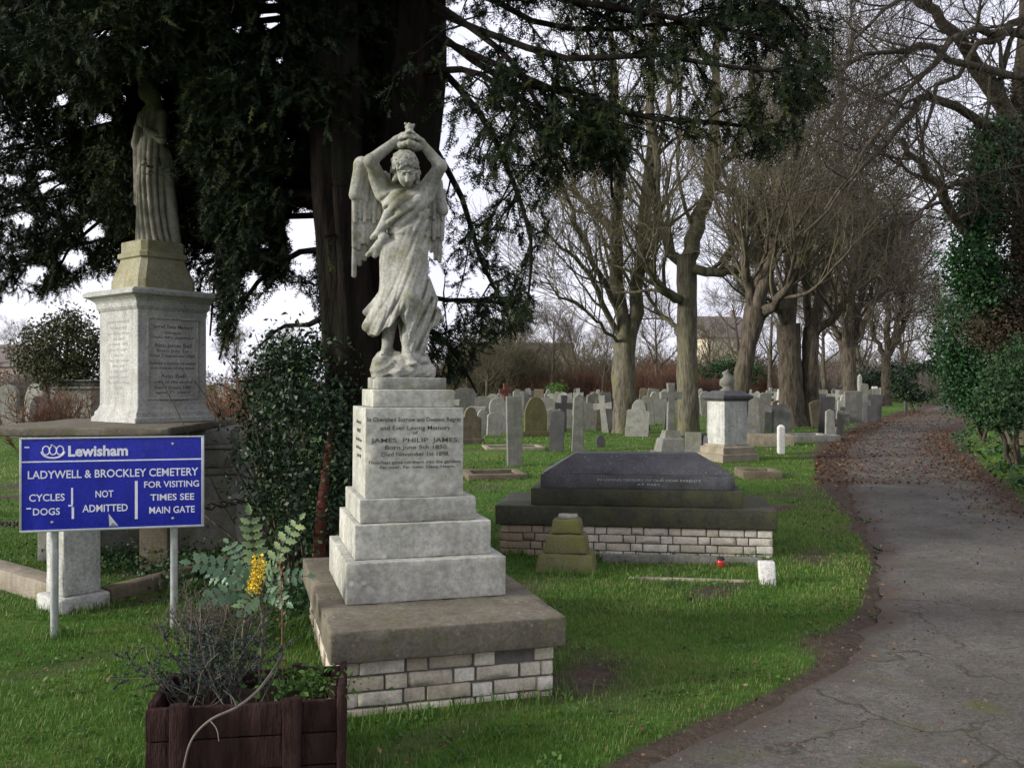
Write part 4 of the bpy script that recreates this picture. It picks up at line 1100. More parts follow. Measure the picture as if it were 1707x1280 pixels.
# ================================================================== HEADSTONES
def outline(kind_, w, h):
    a = w / 2
    if kind_ == 'square': return [(-a, 0), (a, 0), (a, h), (-a, h)]
    if kind_ == 'round':
        return [(-a, 0), (a, 0)] + [(a * math.cos(t_), h - a + a * math.sin(t_)) for t_ in np.linspace(0, math.pi, 13)]
    if kind_ == 'low_round':
        return [(-a, 0), (a, 0)] + [(a * math.cos(t_), h - a * .45 + a * .45 * math.sin(t_)) for t_ in np.linspace(0, math.pi, 11)]
    if kind_ == 'gothic':
        s_ = h - w * 0.8
        pts = [(-a, 0), (a, 0)]
        for t_ in np.linspace(0, 1, 7): pts.append((a - a * t_ ** 1.6, s_ + (h - s_) * math.sin(t_ * math.pi / 2)))
        for t_ in np.linspace(1, 0, 7)[1:]: pts.append((-(a - a * t_ ** 1.6), s_ + (h - s_) * math.sin(t_ * math.pi / 2)))
        return pts
    if kind_ == 'shoulder':
        s_ = h - a * 0.95
        return [(-a, 0), (a, 0), (a, s_ - .04), (a * .82, s_), (a * .62, s_)] + [(a * .62 * math.cos(t_), s_ + (h - s_) * math.sin(t_)) for t_ in np.linspace(0.05, math.pi - .05, 9)] + [(-a * .62, s_), (-a * .82, s_), (-a, s_ - .04)]
    if kind_ == 'cross':
        k_ = a * 0.30
        c_ = h - a * 1.15
        return [(-k_ * 1.3, 0), (k_ * 1.3, 0), (k_, c_ - k_), (a, c_ - k_ * 1.2), (a, c_ + k_ * 1.2), (k_, c_ + k_), (k_ * 1.2, h), (-k_ * 1.2, h), (-k_, c_ + k_), (-a, c_ + k_ * 1.2), (-a, c_ - k_ * 1.2), (-k_, c_ - k_)]
    if kind_ == 'pillar': return [(-a, 0), (a, 0), (a * .8, h * .93), (0, h), (-a * .8, h * .93)]
    raise ValueError(kind_)

def slab_mesh(kind_, w, h, th, name):
    bm = bmesh.new()
    pts = outline(kind_, w, h)
    f = bm.faces.new([bm.verts.new((x, -th / 2, z - 0.06 if z == 0 else z)) for x, z in pts])
    ex = bmesh.ops.extrude_face_region(bm, geom=[f])
    vs = [g for g in ex['geom'] if isinstance(g, bmesh.types.BMVert)]
    bmesh.ops.translate(bm, verts=vs, vec=(0, th, 0))
    bmesh.ops.recalc_face_normals(bm, faces=bm.faces)
    ed = [e for e in bm.edges if len(e.link_faces) == 2 and any(len(fc.verts) > 4 or abs(fc.normal.y) > .9 for fc in e.link_faces) and any(abs(fc.normal.y) < .5 for fc in e.link_faces)]
    bmesh.ops.bevel(bm, geom=ed, offset=min(0.012, th * .2), segments=2, affect='EDGES', profile=0.6)
    me = bpy.data.meshes.new(name); bm.to_mesh(me); bm.free()
    return me

STONES = {}
def headstone(label, px, top, base, wpx, style, mat, rz=0.0, lean=(0, 0), name='headstone', group=None, foot=False, th=None, cat='headstone', d=None):
    d = d or F_PX * EYE / (base - CY)
    p = at(px, base, d)
    h = (base - top) / F_PX * d; w = wpx / F_PX * d
    z = float(gz(p[0], p[1]))
    if foot:
        t_ = thing(name, label, cat, (p[0], p[1], z), rz, group, lean)
        fh = min(0.16, h * 0.14)
        me = slab_mesh(style, w, h - fh, th or max(0.09, min(.16, w * .3)), 'stone')
        o_ = link('stone', me, M[mat], t_, (0, 0, fh))
        V, q = rbox(-w * .62, w * .62, -.14, .14, -.06, fh, .012, .1, .003, int(px)); Acc().add(V, q).build('base', M[mat], t_)
        return t_
    key = (style, mat, round(w, 1), round(h, 1))
    if key not in STONES: STONES[key] = slab_mesh(style, w, h, th or max(0.08, min(.16, w * .3)), 'headstone')
    o_ = link(name, STONES[key], M[mat], None, (p[0], p[1], z))
    o_.rotation_euler = (lean[0], lean[1], rz)
    return tag(o_, label, cat, group)

H = headstone
H('tall slim grey headstone, the nearest one standing alone behind the angel', 858, 664, 780, 25, 'square', 'grey_stone', rad(8), (0, rad(-1)), foot=False, th=.16)
H('olive brown pointed headstone between two slim grey ones', 893, 661, 727, 38, 'gothic', 'olive_stone', rad(10), (rad(-2), 0), foot=True)
H('rough dark grey stump of a headstone beside the pointed olive one', 927, 684, 752, 24, 'low_round', 'dark_stone', rad(-6), (0, rad(3)))
H('slim pale grey headstone right of the rough dark stump', 962, 655, 752, 20, 'pillar', 'grey_stone', rad(5), (0, rad(1.5)), th=.2)
H('small square brown headstone at the foot of the forked lime tree', 998, 679, 716, 27, 'square', 'brown_stone', rad(4), foot=True)
H('shouldered mossy brown headstone just right of the angel pedestal', 784, 681, 742, 36, 'shoulder', 'brown_stone', rad(14), (rad(2), 0), foot=True)
H('broad grey headstone behind the mossy shouldered one', 775, 648, 700, 40, 'low_round', 'grey_stone', rad(14))
H('small low grey block behind the shouldered brown headstone', 800, 668, 692, 20, 'square', 'brown_stone', rad(14))
rc = thing('granite_cross', 'red granite cross on a rough red base beyond the slim grey headstone', 'cross', tuple(at(843, 712, F_PX * EYE / 72.0) * np.array([1, 1, 0])), rad(12))
link('cross', slab_mesh('cross', 0.50, 1.32, .15, 'cross'), M['red_granite'], rc, (0, 0, 0.30))
V, q = rbox(-.30, .30, -.22, .22, -.05, .16, .02, .08, .006, 8, .02); Acc().add(V, q).build('base', M['red_granite'], rc)
V, q = rbox(-.20, .20, -.15, .15, .161, .31, .02, .08, .006, 9, .02); Acc().add(V, q).build('base', M['red_granite'], rc)
# grey obelisk-like cross behind the granite tomb
gc = thing('stone_cross', 'tall grey cross on a tapered stone base directly behind the granite tomb', 'cross', tuple(at(1118, 764, 19.2) * np.array([1, 1, 0])), rad(6))
V, q = prof_square([(.36, -.05), (.36, .14), (.30, .15), (.24, .42), (.19, .44), (.15, .60)]); Acc().add(V, q).build('base', M['grey_stone'], gc, smooth=False)
link('cross', slab_mesh('cross', 0.46, 1.02, .13, 'cross'), M['grey_stone'], gc, (0, 0, 0.60))
H('plain square grey headstone leaning beside the tall grey cross', 1156, 722, 766, 27, 'square', 'grey_stone', rad(-10), (rad(-5), 0))
H('low dark broken stone left of the white pedestal tomb', 1178, 727, 766, 22, 'low_round', 'dark_stone', rad(20), (0, rad(8)), th=.3)
H('tiny dark heart-shaped plaque on the grass above the granite tomb', 1001, 724, 745, 15, 'gothic', 'dark_stone', rad(5))
# white pedestal tomb
RT_ = F_PX * EYE / (768 - CY)
rp = at(1212, 768, RT_)
pt = thing('pedestal_tomb', 'pale pedestal tomb with a moulded cornice and a broken finial, beside the leaning lime trunk', 'monument', (rp[0], rp[1], 0), rad(24))
V, q = prof_square([(.46, -.05), (.46, .16), (.40, .17), (.40, .30), (.34, .32), (.32, .36)]); Acc().add(V, q).build('base', M['kerb_stone'], pt, smooth=False)
V, q = prof_square([(.29, .361), (.29, 1.24), (.31, 1.25)]); Acc().add(V, q).build('shaft', M['white_stone'], pt, smooth=False)
V, q = prof_square([(.31, 1.251), (.34, 1.28), (.38, 1.31), (.38, 1.36), (.30, 1.40), (.22, 1.46)]); Acc().add(V, q).build('cornice', M['dark_granite'], pt, smooth=False)
V, q = tubes([[(0, 0, z_) for z_ in (1.46, 1.52, 1.58, 1.68, 1.76, 1.84, 1.90)]], np.array([[.16, .12, .15, .16, .10, .07, .01]]), 12); V[:, 0] += .05 * np.sin(V[:, 2] * 30); Acc().add(V, q).build('finial', M['grey_stone'], pt)
# white post
wp = at(1302, 757, F_PX * EYE / 117.0)
V, q = prof_square([(.075, -.05), (.075, .60), (.045, .64), (.01, .66)], ch=.02); o = Acc().add(V, q).build('marker_post', M['white_paint'], None, smooth=False); o.location = (wp[0], wp[1], float(gz(wp[0], wp[1]))); tag(o, 'short white post standing at the edge of the grass near the path', 'post')
# grave kerbs with flat ledgers
def plot(label, px, base, wpx, dep, rz, mat, h=.2):
    d = F_PX * EYE / (base - CY); p = at(px, base, d); w = wpx / F_PX * d
    t_ = thing('grave_plot', label, 'grave', (p[0], p[1], float(gz(p[0], p[1]))), rz)
    for (a_, b_, c_, e_) in ((-w / 2, w / 2, 0, .12), (-w / 2, w / 2, dep - .12, dep), (-w / 2, -w / 2 + .12, .121, dep - .121), (w / 2 - .12, w / 2, .121, dep - .121)):
        V, q = rbox(a_, b_, c_, e_, -.05, h, .012, .15, .005, int(px + a_ * 9)); Acc().add(V, q).build('kerb', M[mat], t_)
    V, q = rbox(-w / 2 + .122, w / 2 - .122, .122, dep - .122, -.05, h * .6, .02, .12, .012, 3); Acc().add(V, q).build('infill', M['soil'], t_)
plot('kerbed grave with a pale rim left of the white post', 1282, 745, 84, 0.9, rad(-3), 'kerb_stone', .28)
plot('kerbed grave with a pale rim running from the white post towards the path', 1362, 738, 88, 1.2, rad(12), 'far_pale', .16)
plot('low brown grave kerb at the right end of the granite tomb', 1272, 800, 66, 0.8, rad(-4), 'brown_stone', .12)
plot('collapsed mossy grave kerb on the lawn right of the angel', 830, 800, 100, 1.0, rad(10), 'brown_stone', .10)
plot('sunken grave edging on the lawn behind the slim grey headstone', 860, 752, 100, 1.0, rad(8), 'kerb_stone', .07)
# left field
H('pale grey headstone with a rounded top at the left edge of the photo', 14, 642, 716, 38, 'round', 'grey_stone', rad(-12), foot=True)
H('pale headstone with a pointed top behind the dark slim stone', 58, 640, 720, 36, 'gothic', 'far_pale', rad(-10), (rad(-2), 0), foot=True)
H('slim dark headstone in front of the pale pointed one', 57, 668, 734, 12, 'gothic', 'dark_stone', rad(-10), th=.10)
H('wide grey round-topped headstone beside the tall grey chest tomb', 102, 638, 718, 34, 'round', 'grey_stone', rad(-8), foot=True)
H('low brown-grey headstone between the two pale rounded ones', 84, 660, 712, 22, 'shoulder', 'brown_stone', rad(-8))
ct = at(138, 722, 26.0)
cb = thing('chest_tomb', 'tall grey chest tomb with a moulded top left of the white pedestal', 'tomb', (ct[0], ct[1], 0), rad(-14))
V, q = rbox(-.62, .62, -.4, .4, -.05, 1.45, .015, .15, .004, 3); Acc().add(V, q).build('chest', M['grey_stone'], cb)
V, q = rbox(-.70, .70, -.48, .48, 1.451, 1.53, .02, .15, .004, 4); Acc().add(V, q).build('top', M['grey_stone'], cb)
V, q = rbox(-.60, .60, -.4, .4, 1.531, 1.68, .03, .15, .004, 5); Acc().add(V, q).build('top', M['dark_stone'], cb)
V, q = rbox(-.66, .66, -.46, .46, 1.681, 1.72, .01, .15, .004, 6); Acc().add(V, q).build('top', M['grey_stone'], cb)
H('mossy brown round-topped headstone just right of the white pedestal', 382, 660, 735, 48, 'round', 'brown_stone', rad(-10), (rad(3), 0), foot=True)
H('pinkish headstone behind the mossy round-topped one', 374, 640, 705, 26, 'low_round', 'far_pale', rad(-10))
H('narrow pale headstone among twigs left of the yew trunk', 412, 628, 700, 22, 'shoulder', 'grey_stone', rad(-10))
H('small mossy headstone under the twigs left of the dark shrub', 440, 664, 712, 30, 'low_round', 'brown_stone', rad(-6))
plot('mossy ruined kerb of a grave right of the white pedestal steps', 420, 815, 120, 1.0, rad(-8), 'brown_stone', .14)
# distant rows
r = np.random.RandomState(44)
H('tall thin grey obelisk in the rows beyond the lime trees', 1433, 607, 668, 6, 'pillar', 'far_pale', 0, d=52, th=.3)
H('bright white headstone beside the thin grey obelisk', 1458, 627, 662, 9, 'square', 'white_paint', 0, d=60)
H('dark upright cross near the far end of the path', 1510, 604, 660, 13, 'cross', 'dark_stone', rad(8), d=52)
H('weathered twin headstone right of the broad lime trunk, taller one', 1442, 640, 694, 14, 'low_round', 'grey_stone', 0, (0, rad(-2)))
H('weathered twin headstone right of the broad lime trunk, shorter one', 1460, 648, 694, 13, 'square', 'grey_stone', 0)
H('squat slate-blue block standing on the verge left of the path', 1382, 683, 706, 30, 'low_round', 'dark_granite', rad(10), th=.5)
H('white leaning headstone beside the broad lime trunk', 1297, 628, 668, 9, 'square', 'white_paint', 0, (0, rad(6)), d=48)
styles = ['round', 'low_round', 'gothic', 'shoulder', 'square', 'cross', 'pillar']
mats = ['far_pale', 'grey_stone', 'grey_stone', 'grey_stone', 'far_pale', 'dark_stone', 'brown_stone']
look = {'far_pale': 'pale', 'grey_stone': 'grey', 'brown_stone': 'brown', 'dark_stone': 'dark', 'white_stone': 'whitish'}
shape = {'round': 'round-topped', 'low_round': 'gently arched', 'gothic': 'pointed', 'shoulder': 'shouldered', 'square': 'square', 'cross': 'cross-shaped', 'pillar': 'pillar-like'}
zones = [((745, 900), 'in the distant rows right of the angel', 46), ((905, 1015), 'in the distant rows left of the forked lime tree', 34), ((1060, 1130), 'in the distant rows between the two big lime trunks', 28), ((1165, 1225), 'in the distant rows behind the pale pedestal tomb', 14),
         ((1250, 1310), 'in the distant rows left of the broad lime trunk', 20), ((1365, 1480), 'in the distant rows left of the path', 34), ((0, 160), 'in the distant rows left of the white pedestal', 16), ((350, 470), 'in the distant rows left of the yew', 14)]
used = {}
for (x0, x1), where, cnt in zones:
    for k in range(cnt):
        base = CY + r.choice([31, 34, 37, 41, 46, 52, 60, 72, 84]) * r.uniform(.92, 1.1)
        d = F_PX * EYE / (base - CY)
        hm = r.uniform(.6, 1.35)
        s_ = styles[r.randint(7)]; m_ = mats[r.randint(7)]
        wm_ = {'cross': .6, 'pillar': .32}.get(s_, r.uniform(.4, .75))
        px_ = x0 + (x1 - x0) * (k + r.uniform(0.1, .9)) / cnt
        if path_l(d) - (px_ - CX) / F_PX * d < 0.6: continue
        lab = f'small {look[m_]} {shape[s_]} headstone {where}'
        H(lab, px_, base - hm / d * F_PX, base, wm_ / d * F_PX, s_, m_, rad(r.uniform(-15, 15)), (rad(r.uniform(-6, 6)), rad(r.uniform(-7, 7))), group='headstones ' + where)

# ================================================================== YEW TREE
r = np.random.RandomState(77)
def proj(P):
    P = np.asarray(P)
    d = np.maximum(P[..., 1], 0.05)
    return CX + P[..., 0] / d * F_PX, CY - (P[..., 2] - EYE) / d * F_PX, P[..., 1]
yew = thing('yew_tree', 'huge dark yew with reddish multi-stemmed trunk rising behind the angel', 'tree', (-1.33, 7.65, 0))
off = np.array([-1.33, 7.65, 0])
tr = Acc()
fl = lambda th, z: 1 + 0.14 * np.sin(3 * th + 0.6 * z) + 0.10 * np.sin(7 * th - 0.9 * z + 1) + 0.06 * np.sin(13 * th + 2 * z) + 0.035 * np.sin(19 * th - 1.4 * z)
stems = []
for pts, rs in (([(600, 985, 7.6), (596, 900, 7.6), (594, 800, 7.6), (588, 640, 7.6), (575, 450, 7.55), (564, 300, 7.5), (560, 100, 7.5), (562, -120, 7.5), (560, -420, 7.6), (570, -700, 7.7)], [.36, .27, .235, .215, .205, .20, .185, .17, .12, .05]),
                ([(610, 960, 7.75), (622, 800, 7.8), (640, 640, 7.9), (660, 450, 7.9), (680, 250, 7.9), (694, 100, 7.9), (705, -120, 7.9), (730, -420, 8.0), (740, -700, 8.0)], [.3, .23, .23, .24, .25, .25, .22, .14, .05]),
                ([(604, 940, 7.8), (612, 700, 8.0), (618, 450, 8.1), (628, 250, 8.1), (634, 50, 8.1), (640, -250, 8.1), (630, -650, 8.2)], [.25, .18, .16, .15, .14, .11, .04])):
    P_ = smooth_line([at(*p) for p in pts], 40); R_ = np.interp(np.linspace(0, 1, 40), np.linspace(0, 1, len(rs)), rs)
    V, q = tubes(P_ - off, R_, 48, flute=fl); tr.add(V, q); stems.append(P_)
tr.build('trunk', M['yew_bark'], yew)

B = []
def bough(pts, r0=.032): B.append((smooth_line([at(*p) for p in pts], 9), r0, 1))
for pts in ([(720, 60, 7.6), (850, 118, 6.9), (960, 165, 6.5), (1080, 196, 6.3), (1200, 205, 6.2), (1335, 224, 6.1)],
            [(705, -60, 7.6), (850, -20, 6.9), (1000, 10, 6.6), (1150, 35, 6.4), (1280, 70, 6.3), (1378, 150, 6.2)],
            [(700, -110, 7.6), (900, -70, 6.8), (1150, -40, 6.4), (1300, 10, 6.2), (1350, 60, 6.1)],
            [(725, 20, 7.5), (850, 70, 6.7), (960, 100, 6.4), (1080, 90, 6.2), (1200, 110, 6.1), (1300, 120, 6.0)],
            [(730, 110, 7.7), (800, 190, 7.3), (850, 290, 7.1), (885, 400, 7.0), (880, 500, 6.9)],
            [(735, 60, 7.6), (850, 140, 7.0), (960, 150, 6.8), (1012, 200, 6.7), (1020, 330, 6.7)],
            [(720, 240, 7.9), (770, 330, 7.9), (800, 430, 7.8), (835, 500, 7.8), (860, 560, 7.8)],
            [(660, 520, 8.0), (730, 560, 8.1), (765, 600, 8.1), (795, 655, 8.1)],
            [(670, 480, 8.1), (740, 500, 8.5), (800, 500, 8.6), (890, 520, 8.7)],
            [(710, 120, 7.6), (790, 120, 7.1), (880, 180, 6.8), (950, 290, 6.7)],
            [(715, 0, 7.6), (790, 50, 7.0), (860, 110, 6.6), (905, 190, 6.4), (960, 230, 6.3)],
            [(560, 420, 7.5), (500, 420, 7.9), (430, 470, 8.2), (385, 540, 8.3), (365, 600, 8.3)],
            [(565, 500, 7.6), (520, 540, 8.0), (470, 545, 8.3), (420, 590, 8.4)],
            [(565, 540, 7.6), (530, 580, 7.8), (490, 640, 7.8), (470, 720, 7.8)],
            [(560, 330, 7.5), (480, 330, 7.9), (400, 380, 8.2), (350, 470, 8.3)], [(560, 300, 7.6), (450, 300, 8.6), (370, 400, 9.2), (350, 560, 9.3)], [(560, 280, 7.7), (300, 300, 9.4), (100, 380, 9.8), (20, 480, 9.9)], [(560, 250, 7.7), (300, 280, 9.8), (130, 400, 10.2), (90, 470, 10.2)], [(560, 300, 7.7), (420, 330, 9.6), (380, 440, 9.8), (372, 570, 9.8)],
            [(700, -160, 7.8), (850, -130, 7.2), (1050, -100, 6.9), (1200, -60, 6.8), (1300, -20, 6.7)],
            [(715, -30, 7.6), (800, -10, 7.3), (900, 40, 7.2), (1010, 50, 7.1), (1110, 40, 7.0), (1240, 40, 6.9)]):
    bough(pts)
# boughs all round the rest of the crown: high ones first, then the heavy lower left side
GAPS = [(905, 30, 18, 20), (940, 72, 22, 18), (880, 85, 14, 22), (830, 45, 20, 9), (812, 78, 13, 12), (786, 112, 16, 9), (1022, 60, 12, 14), (1045, 140, 22, 24), (1110, 165, 20, 22), (1150, 140, 14, 14), (880, 235, 16, 20), (985, 118, 14, 8), (1180, 70, 10, 14), (1230, 140, 16, 18), (1290, 100, 14, 14), (765, 60, 12, 16), (800, 150, 18, 14), (840, 200, 16, 16), (770, 230, 14, 30), (790, 330, 22, 26), (850, 420, 22, 26), (800, 470, 20, 22), (452, 22, 22, 36), (398, 46, 12, 16), (240, 76, 13, 12), (168, 55, 22, 12), (105, 165, 11, 20), (172, 200, 19, 11), (492, 305, 44, 15), (505, 385, 32, 46), (487, 210, 18, 36), (88, 312, 26, 9), (38, 368, 22, 13), (75, 290, 18, 7),
        (208, 55, 7, 7), (465, 100, 16, 11), (430, 130, 7, 7), (280, 135, 7, 6), (400, 320, 12, 5), (155, 385, 18, 20), (440, 412, 16, 8), (25, 300, 15, 7), (520, 255, 8, 26), (120, 430, 26, 14), (420, 470, 20, 20), (505, 440, 24, 20), (60, 455, 24, 14)]
XL_ = np.array([-400, 0, 60, 110, 150, 190, 345, 372, 392, 425, 470, 520, 556, 600, 735, 760, 800, 850, 885, 905, 935, 1000, 1030, 1060, 1100, 1200, 1330, 1345, 1385, 1400, 1420, 1700])
YL_ = np.array([530, 510, 505, 482, 458, 470, 520, 600, 560, 505, 470, 490, 700, 660, 640, 640, 600, 560, 545, 430, 310, 280, 350, 250, 225, 262, 262, 190, 168, 60, -10, -80])
def arm(tp, rise, r0=.035):
    tp = np.array(tp); st = stems[r.randint(3)]
    z_ = np.clip(tp[2] + r.uniform(-.3, .9), 2.3, 7.5)
    p0 = st[int(np.argmin(np.abs(st[:, 2] - z_)))]
    mid = (p0 + tp) / 2 + np.array([0, 0, rise]) + r.normal(size=3) * .12
    B.append((smooth_line([p0, mid, tp], 9), r0, 0))
for i_ in range(60):                                   # above the picture: they shade the graves
    a_, L_, z_ = r.uniform(0, 6.283), r.uniform(1.6, 3.9), r.uniform(5.4, 7.8)
    if 3.9 < a_ < 5.5: L_ *= .55
    arm((-1.3 + math.cos(a_) * L_, 7.7 + math.sin(a_) * L_, z_), .2)
for i_ in range(270):                                  # lower left and back
    px_, py_ = r.uniform(-170, 545), r.uniform(-130, 1.0 * np.interp(0, [0], [480]))
    if py_ > np.interp(px_, XL_, YL_) - 20: continue
    arm(at(px_, py_, r.uniform(8.5, 10.9) if px_ < 360 else r.uniform(7.9, 10.2)), .25)
for i_ in range(26):                                   # a few that come forward, in front of the draped figure's head
    px_ = r.uniform(20, 500); arm(at(px_, r.uniform(-80, 170 if not 190 < px_ < 330 else 90), r.uniform(7.0, 8.2)), .2, .03)
BP = np.array([b_[0] for b_ in B]); BR = np.array([np.linspace(b_[1], .010, 9) for b_ in B])
expl = np.array([b_[2] for b_ in B])
# low dark boughs at the back left come from the same crown
o_, d_, rp, idx, t_ = spawn(r, BP, BR, 28, 0.12, 1.0, rad(35), rad(80))
d_[:, 2] = d_[:, 2] * 0.6 - 0.12
L1 = r.uniform(.30, .95, len(o_)) * (1.05 - 0.5 * t_)
P1, R1 = grow(r, o_, d_, L1, np.minimum(rp * .6, .011), 4, 0.15, -0.11)
o2, d2, rp2, idx2, t2 = spawn(r, P1, R1, 4, 0.15, 1.0, rad(30), rad(70))
d2[:, 2] -= 0.14
P2, R2 = grow(r, o2, d2, r.uniform(.15, .42, len(o2)), .004, 3, 0.14, -0.13)
def keep(P, ex, rn):
    x, y, d = proj(P)
    k = np.ones(len(P), bool)
    k &= ~((x > 566) & (x < 760) & (y > 185) & (d < 6.0))
    k &= ~((x > 200) & (x < 335) & (y > 262) & (d < 9.05) & ~((y < 300) & (rn > .7)))
    k &= ~((x > 200) & (x < 300) & (y > 135) & (y <= 262) & (d < 9.05) & (rn > 0.14))
    k &= ~((x > 120) & (x < 360) & (y > 395) & (d < 9.4))
    k &= ~(y > np.interp(x, XL_, YL_) + (rn - .5) * 36)
    k &= ~((ex == 0) & (x > 748) & (y > -20) & (rn > 0.10))
    for (gx_, gy_, a_, b_) in GAPS:
        k &= ~((((x - gx_) / a_) ** 2 + ((y - gy_) / b_) ** 2 < 0.55 + 0.75 * rn))
    k &= (P[:, 1] > 4.4) & ~((P[:, 0] < -3.3) & (P[:, 1] < 8.2) & (P[:, 2] < 3.6)) & ~((P[:, 0] < -4.0) & (P[:, 1] < 9.2) & (P[:, 2] < 4.3))
    k &= ~((x > -250) & (d < 5.2) & (y > -150))
    return k
rk = r.rand(len(P1)); k1 = keep(P1[:, -1], expl[idx], rk) & keep(P1[:, 1], expl[idx], rk) & keep(P1[:, 2], expl[idx], rk) & keep(P1[:, 3], expl[idx], rk) & keep(P1[:, 0], expl[idx] * 0 + 1, rk * 0 + .5); k2 = keep(P2[:, 1], expl[idx[idx2]], r.rand(len(P2)))
br = Acc()
V, q = tubes(BP[expl == 1] - off, BR[expl == 1], 6); br.add(V, q)
bk_ = np.array([keep(b_[3:], np.ones(6), np.full(6, .5)).mean() > .95 for b_ in BP]) & (expl == 0)
V, q = tubes(BP[bk_] - off, BR[bk_], 6); br.add(V, q)
V, q = tubes(P1[k1] - off, R1[k1], 3); br.add(V, q)
br.build('boughs', M['yew_bark'], yew)
sel1 = P1[k1]; sel2 = P2[k2]
oa, da, _, ia, ta = spawn(r, sel1, R1[k1], 6, 0.25, 1.0, rad(20), rad(60))
ob, db, _, ib, tb = spawn(r, sel2, R2[k2], 7, 0.1, 1.0, rad(15), rad(55))
SO = np.concatenate([oa, ob]); SD = nrm(np.concatenate([da, db]) + np.array([0, 0, -0.16]))
rn = r.rand(len(SO)); 
kk = keep(SO + SD * .07, np.ones(len(SO)), 0.2 + 0.6 * rn); SO, SD = SO[kk], SD[kk]
print('yew sprays', len(SO))
# spray: a short twig with two ranks of narrow needles
NN = 7
side = nrm(np.cross(SD, nrm(np.array([0, 0, 1.0]) + r.normal(size=SD.shape) * .8)))
SL = (.06 + .12 * r.rand(len(SO)) ** 1.4)[:, None]
tone = np.clip(r.normal(.34, .18, len(SO)) + 0.35 * (r.rand(len(SO)) > .9) + .22 * wob(SO, 1.6, 91), 0, 1)
VV = []; 
for k in range(NN):
    t_ = (k + .6) / NN
    for s_ in (-1, 1):
        b0 = SO + SD * SL * t_
        dirn = nrm(SD * .75 + side * s_ * .9 + r.normal(size=SD.shape) * .28)
        ln = (.038 - .013 * t_)
        wv_ = SD * .0062
        VV.append(np.stack([b0 - wv_, b0 + wv_, b0 + dirn * ln], 1))
VV.append(np.stack([SO - side * .003, SO + side * .003, SO + SD * SL * 1.08], 1))
VV = np.stack(VV, 1)
nt_ = VV.shape[1]
T = np.arange(len(SO) * nt_ * 3).reshape(-1, 3)
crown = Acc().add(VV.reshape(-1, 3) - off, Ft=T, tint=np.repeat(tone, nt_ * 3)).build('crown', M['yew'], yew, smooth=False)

# evergreen shrub wrapped round the foot of the yew
sh = thing('evergreen_shrub', 'dark evergreen shrub crowding the foot of the yew left of the angel', 'shrub', (-1.9, 7.3, 0))
so = np.array([-1.9, 7.3, 0])
acc = Acc()
r = np.random.RandomState(12)
bl = [(*(at(px, py, d) - so), rx, ry, rz) for px, py, d, rx, ry, rz in ((500, 720, 7.3, .42, .4, .45), (470, 640, 7.6, .32, .3, .3), (530, 640, 7.4, .25, .3, .4), (555, 780, 7.0, .20, .3, .4), (500, 830, 7.0, .38, .3, .25), (450, 760, 7.4, .22, .3, .35), (485, 590, 7.7, .26, .3, .22), (560, 690, 7.2, .18, .25, .3), (520, 880, 6.7, .22, .25, .16), (440, 700, 7.6, .14, .2, .2))]
leaf_cloud(acc, r, bl, 11000, .05, .11, 22, 0.2, .5, .45)
acc.build('foliage', M['evergreen'], sh)
P0 = np.repeat(np.array([[0.15, 0.1, 0.0]]), 26, 0) + r.normal(size=(26, 3)) * [.12, .12, 0]
Ps, Rs = grow(r, P0, np.stack([r.normal(0, .35, 26), r.normal(0, .3, 26), np.ones(26)], -1), r.uniform(.7, 1.7, 26), .014, 6, .1, .03)
V, q = tubes(Ps, Rs, 4); Acc().add(V, q).build('stems', M['dark_bark'], sh)
sb = thing('olive_bush', 'loose olive green bush growing against the dark shrub under the yew', 'shrub', (-2.6, 8.6, 0)); so = np.array([-2.6, 8.6, 0])
acc = Acc(); bl = [(*(at(px, py, d) - so), rx, ry, rz) for px, py, d, rx, ry, rz in ((490, 600, 8.8, .32, .3, .22), (450, 640, 8.9, .25, .3, .2), (480, 660, 8.7, .3, .3, .3), (470, 730, 8.6, .3, .3, .3))]
leaf_cloud(acc, r, bl, 3600, .04, .10, 24, 0.2, .5, .4); acc.build('foliage', M['olive_bush'], sb)
P0 = np.repeat(np.array([[0.2, 0.1, 0.0]]), 30, 0) + r.normal(size=(30, 3)) * [.2, .2, 0]
Ps, Rs = grow(r, P0, np.stack([r.normal(0, .3, 30), r.normal(0, .3, 30), np.ones(30)], -1), r.uniform(.9, 2.2, 30), .011, 6, .14, .02)
V, q = tubes(Ps, Rs, 4); Acc().add(V, q).build('stems', M['twig_olive'], sb)
# bare red-barked stem leaning at the foot of the yew
V, q = tubes(smooth_line([at(530, 950, 6.6), at(533, 890, 6.6), at(538, 830, 6.7), at(546, 770, 6.9), at(555, 700, 7.2)], 14), np.linspace(.05, .022, 14), 10, flute=fl)
tag(Acc().add(V, q).build('sapling_stem', M['red_bark']), 'reddish bare stem rising beside the angel steps in the dark shrub', 'stem')

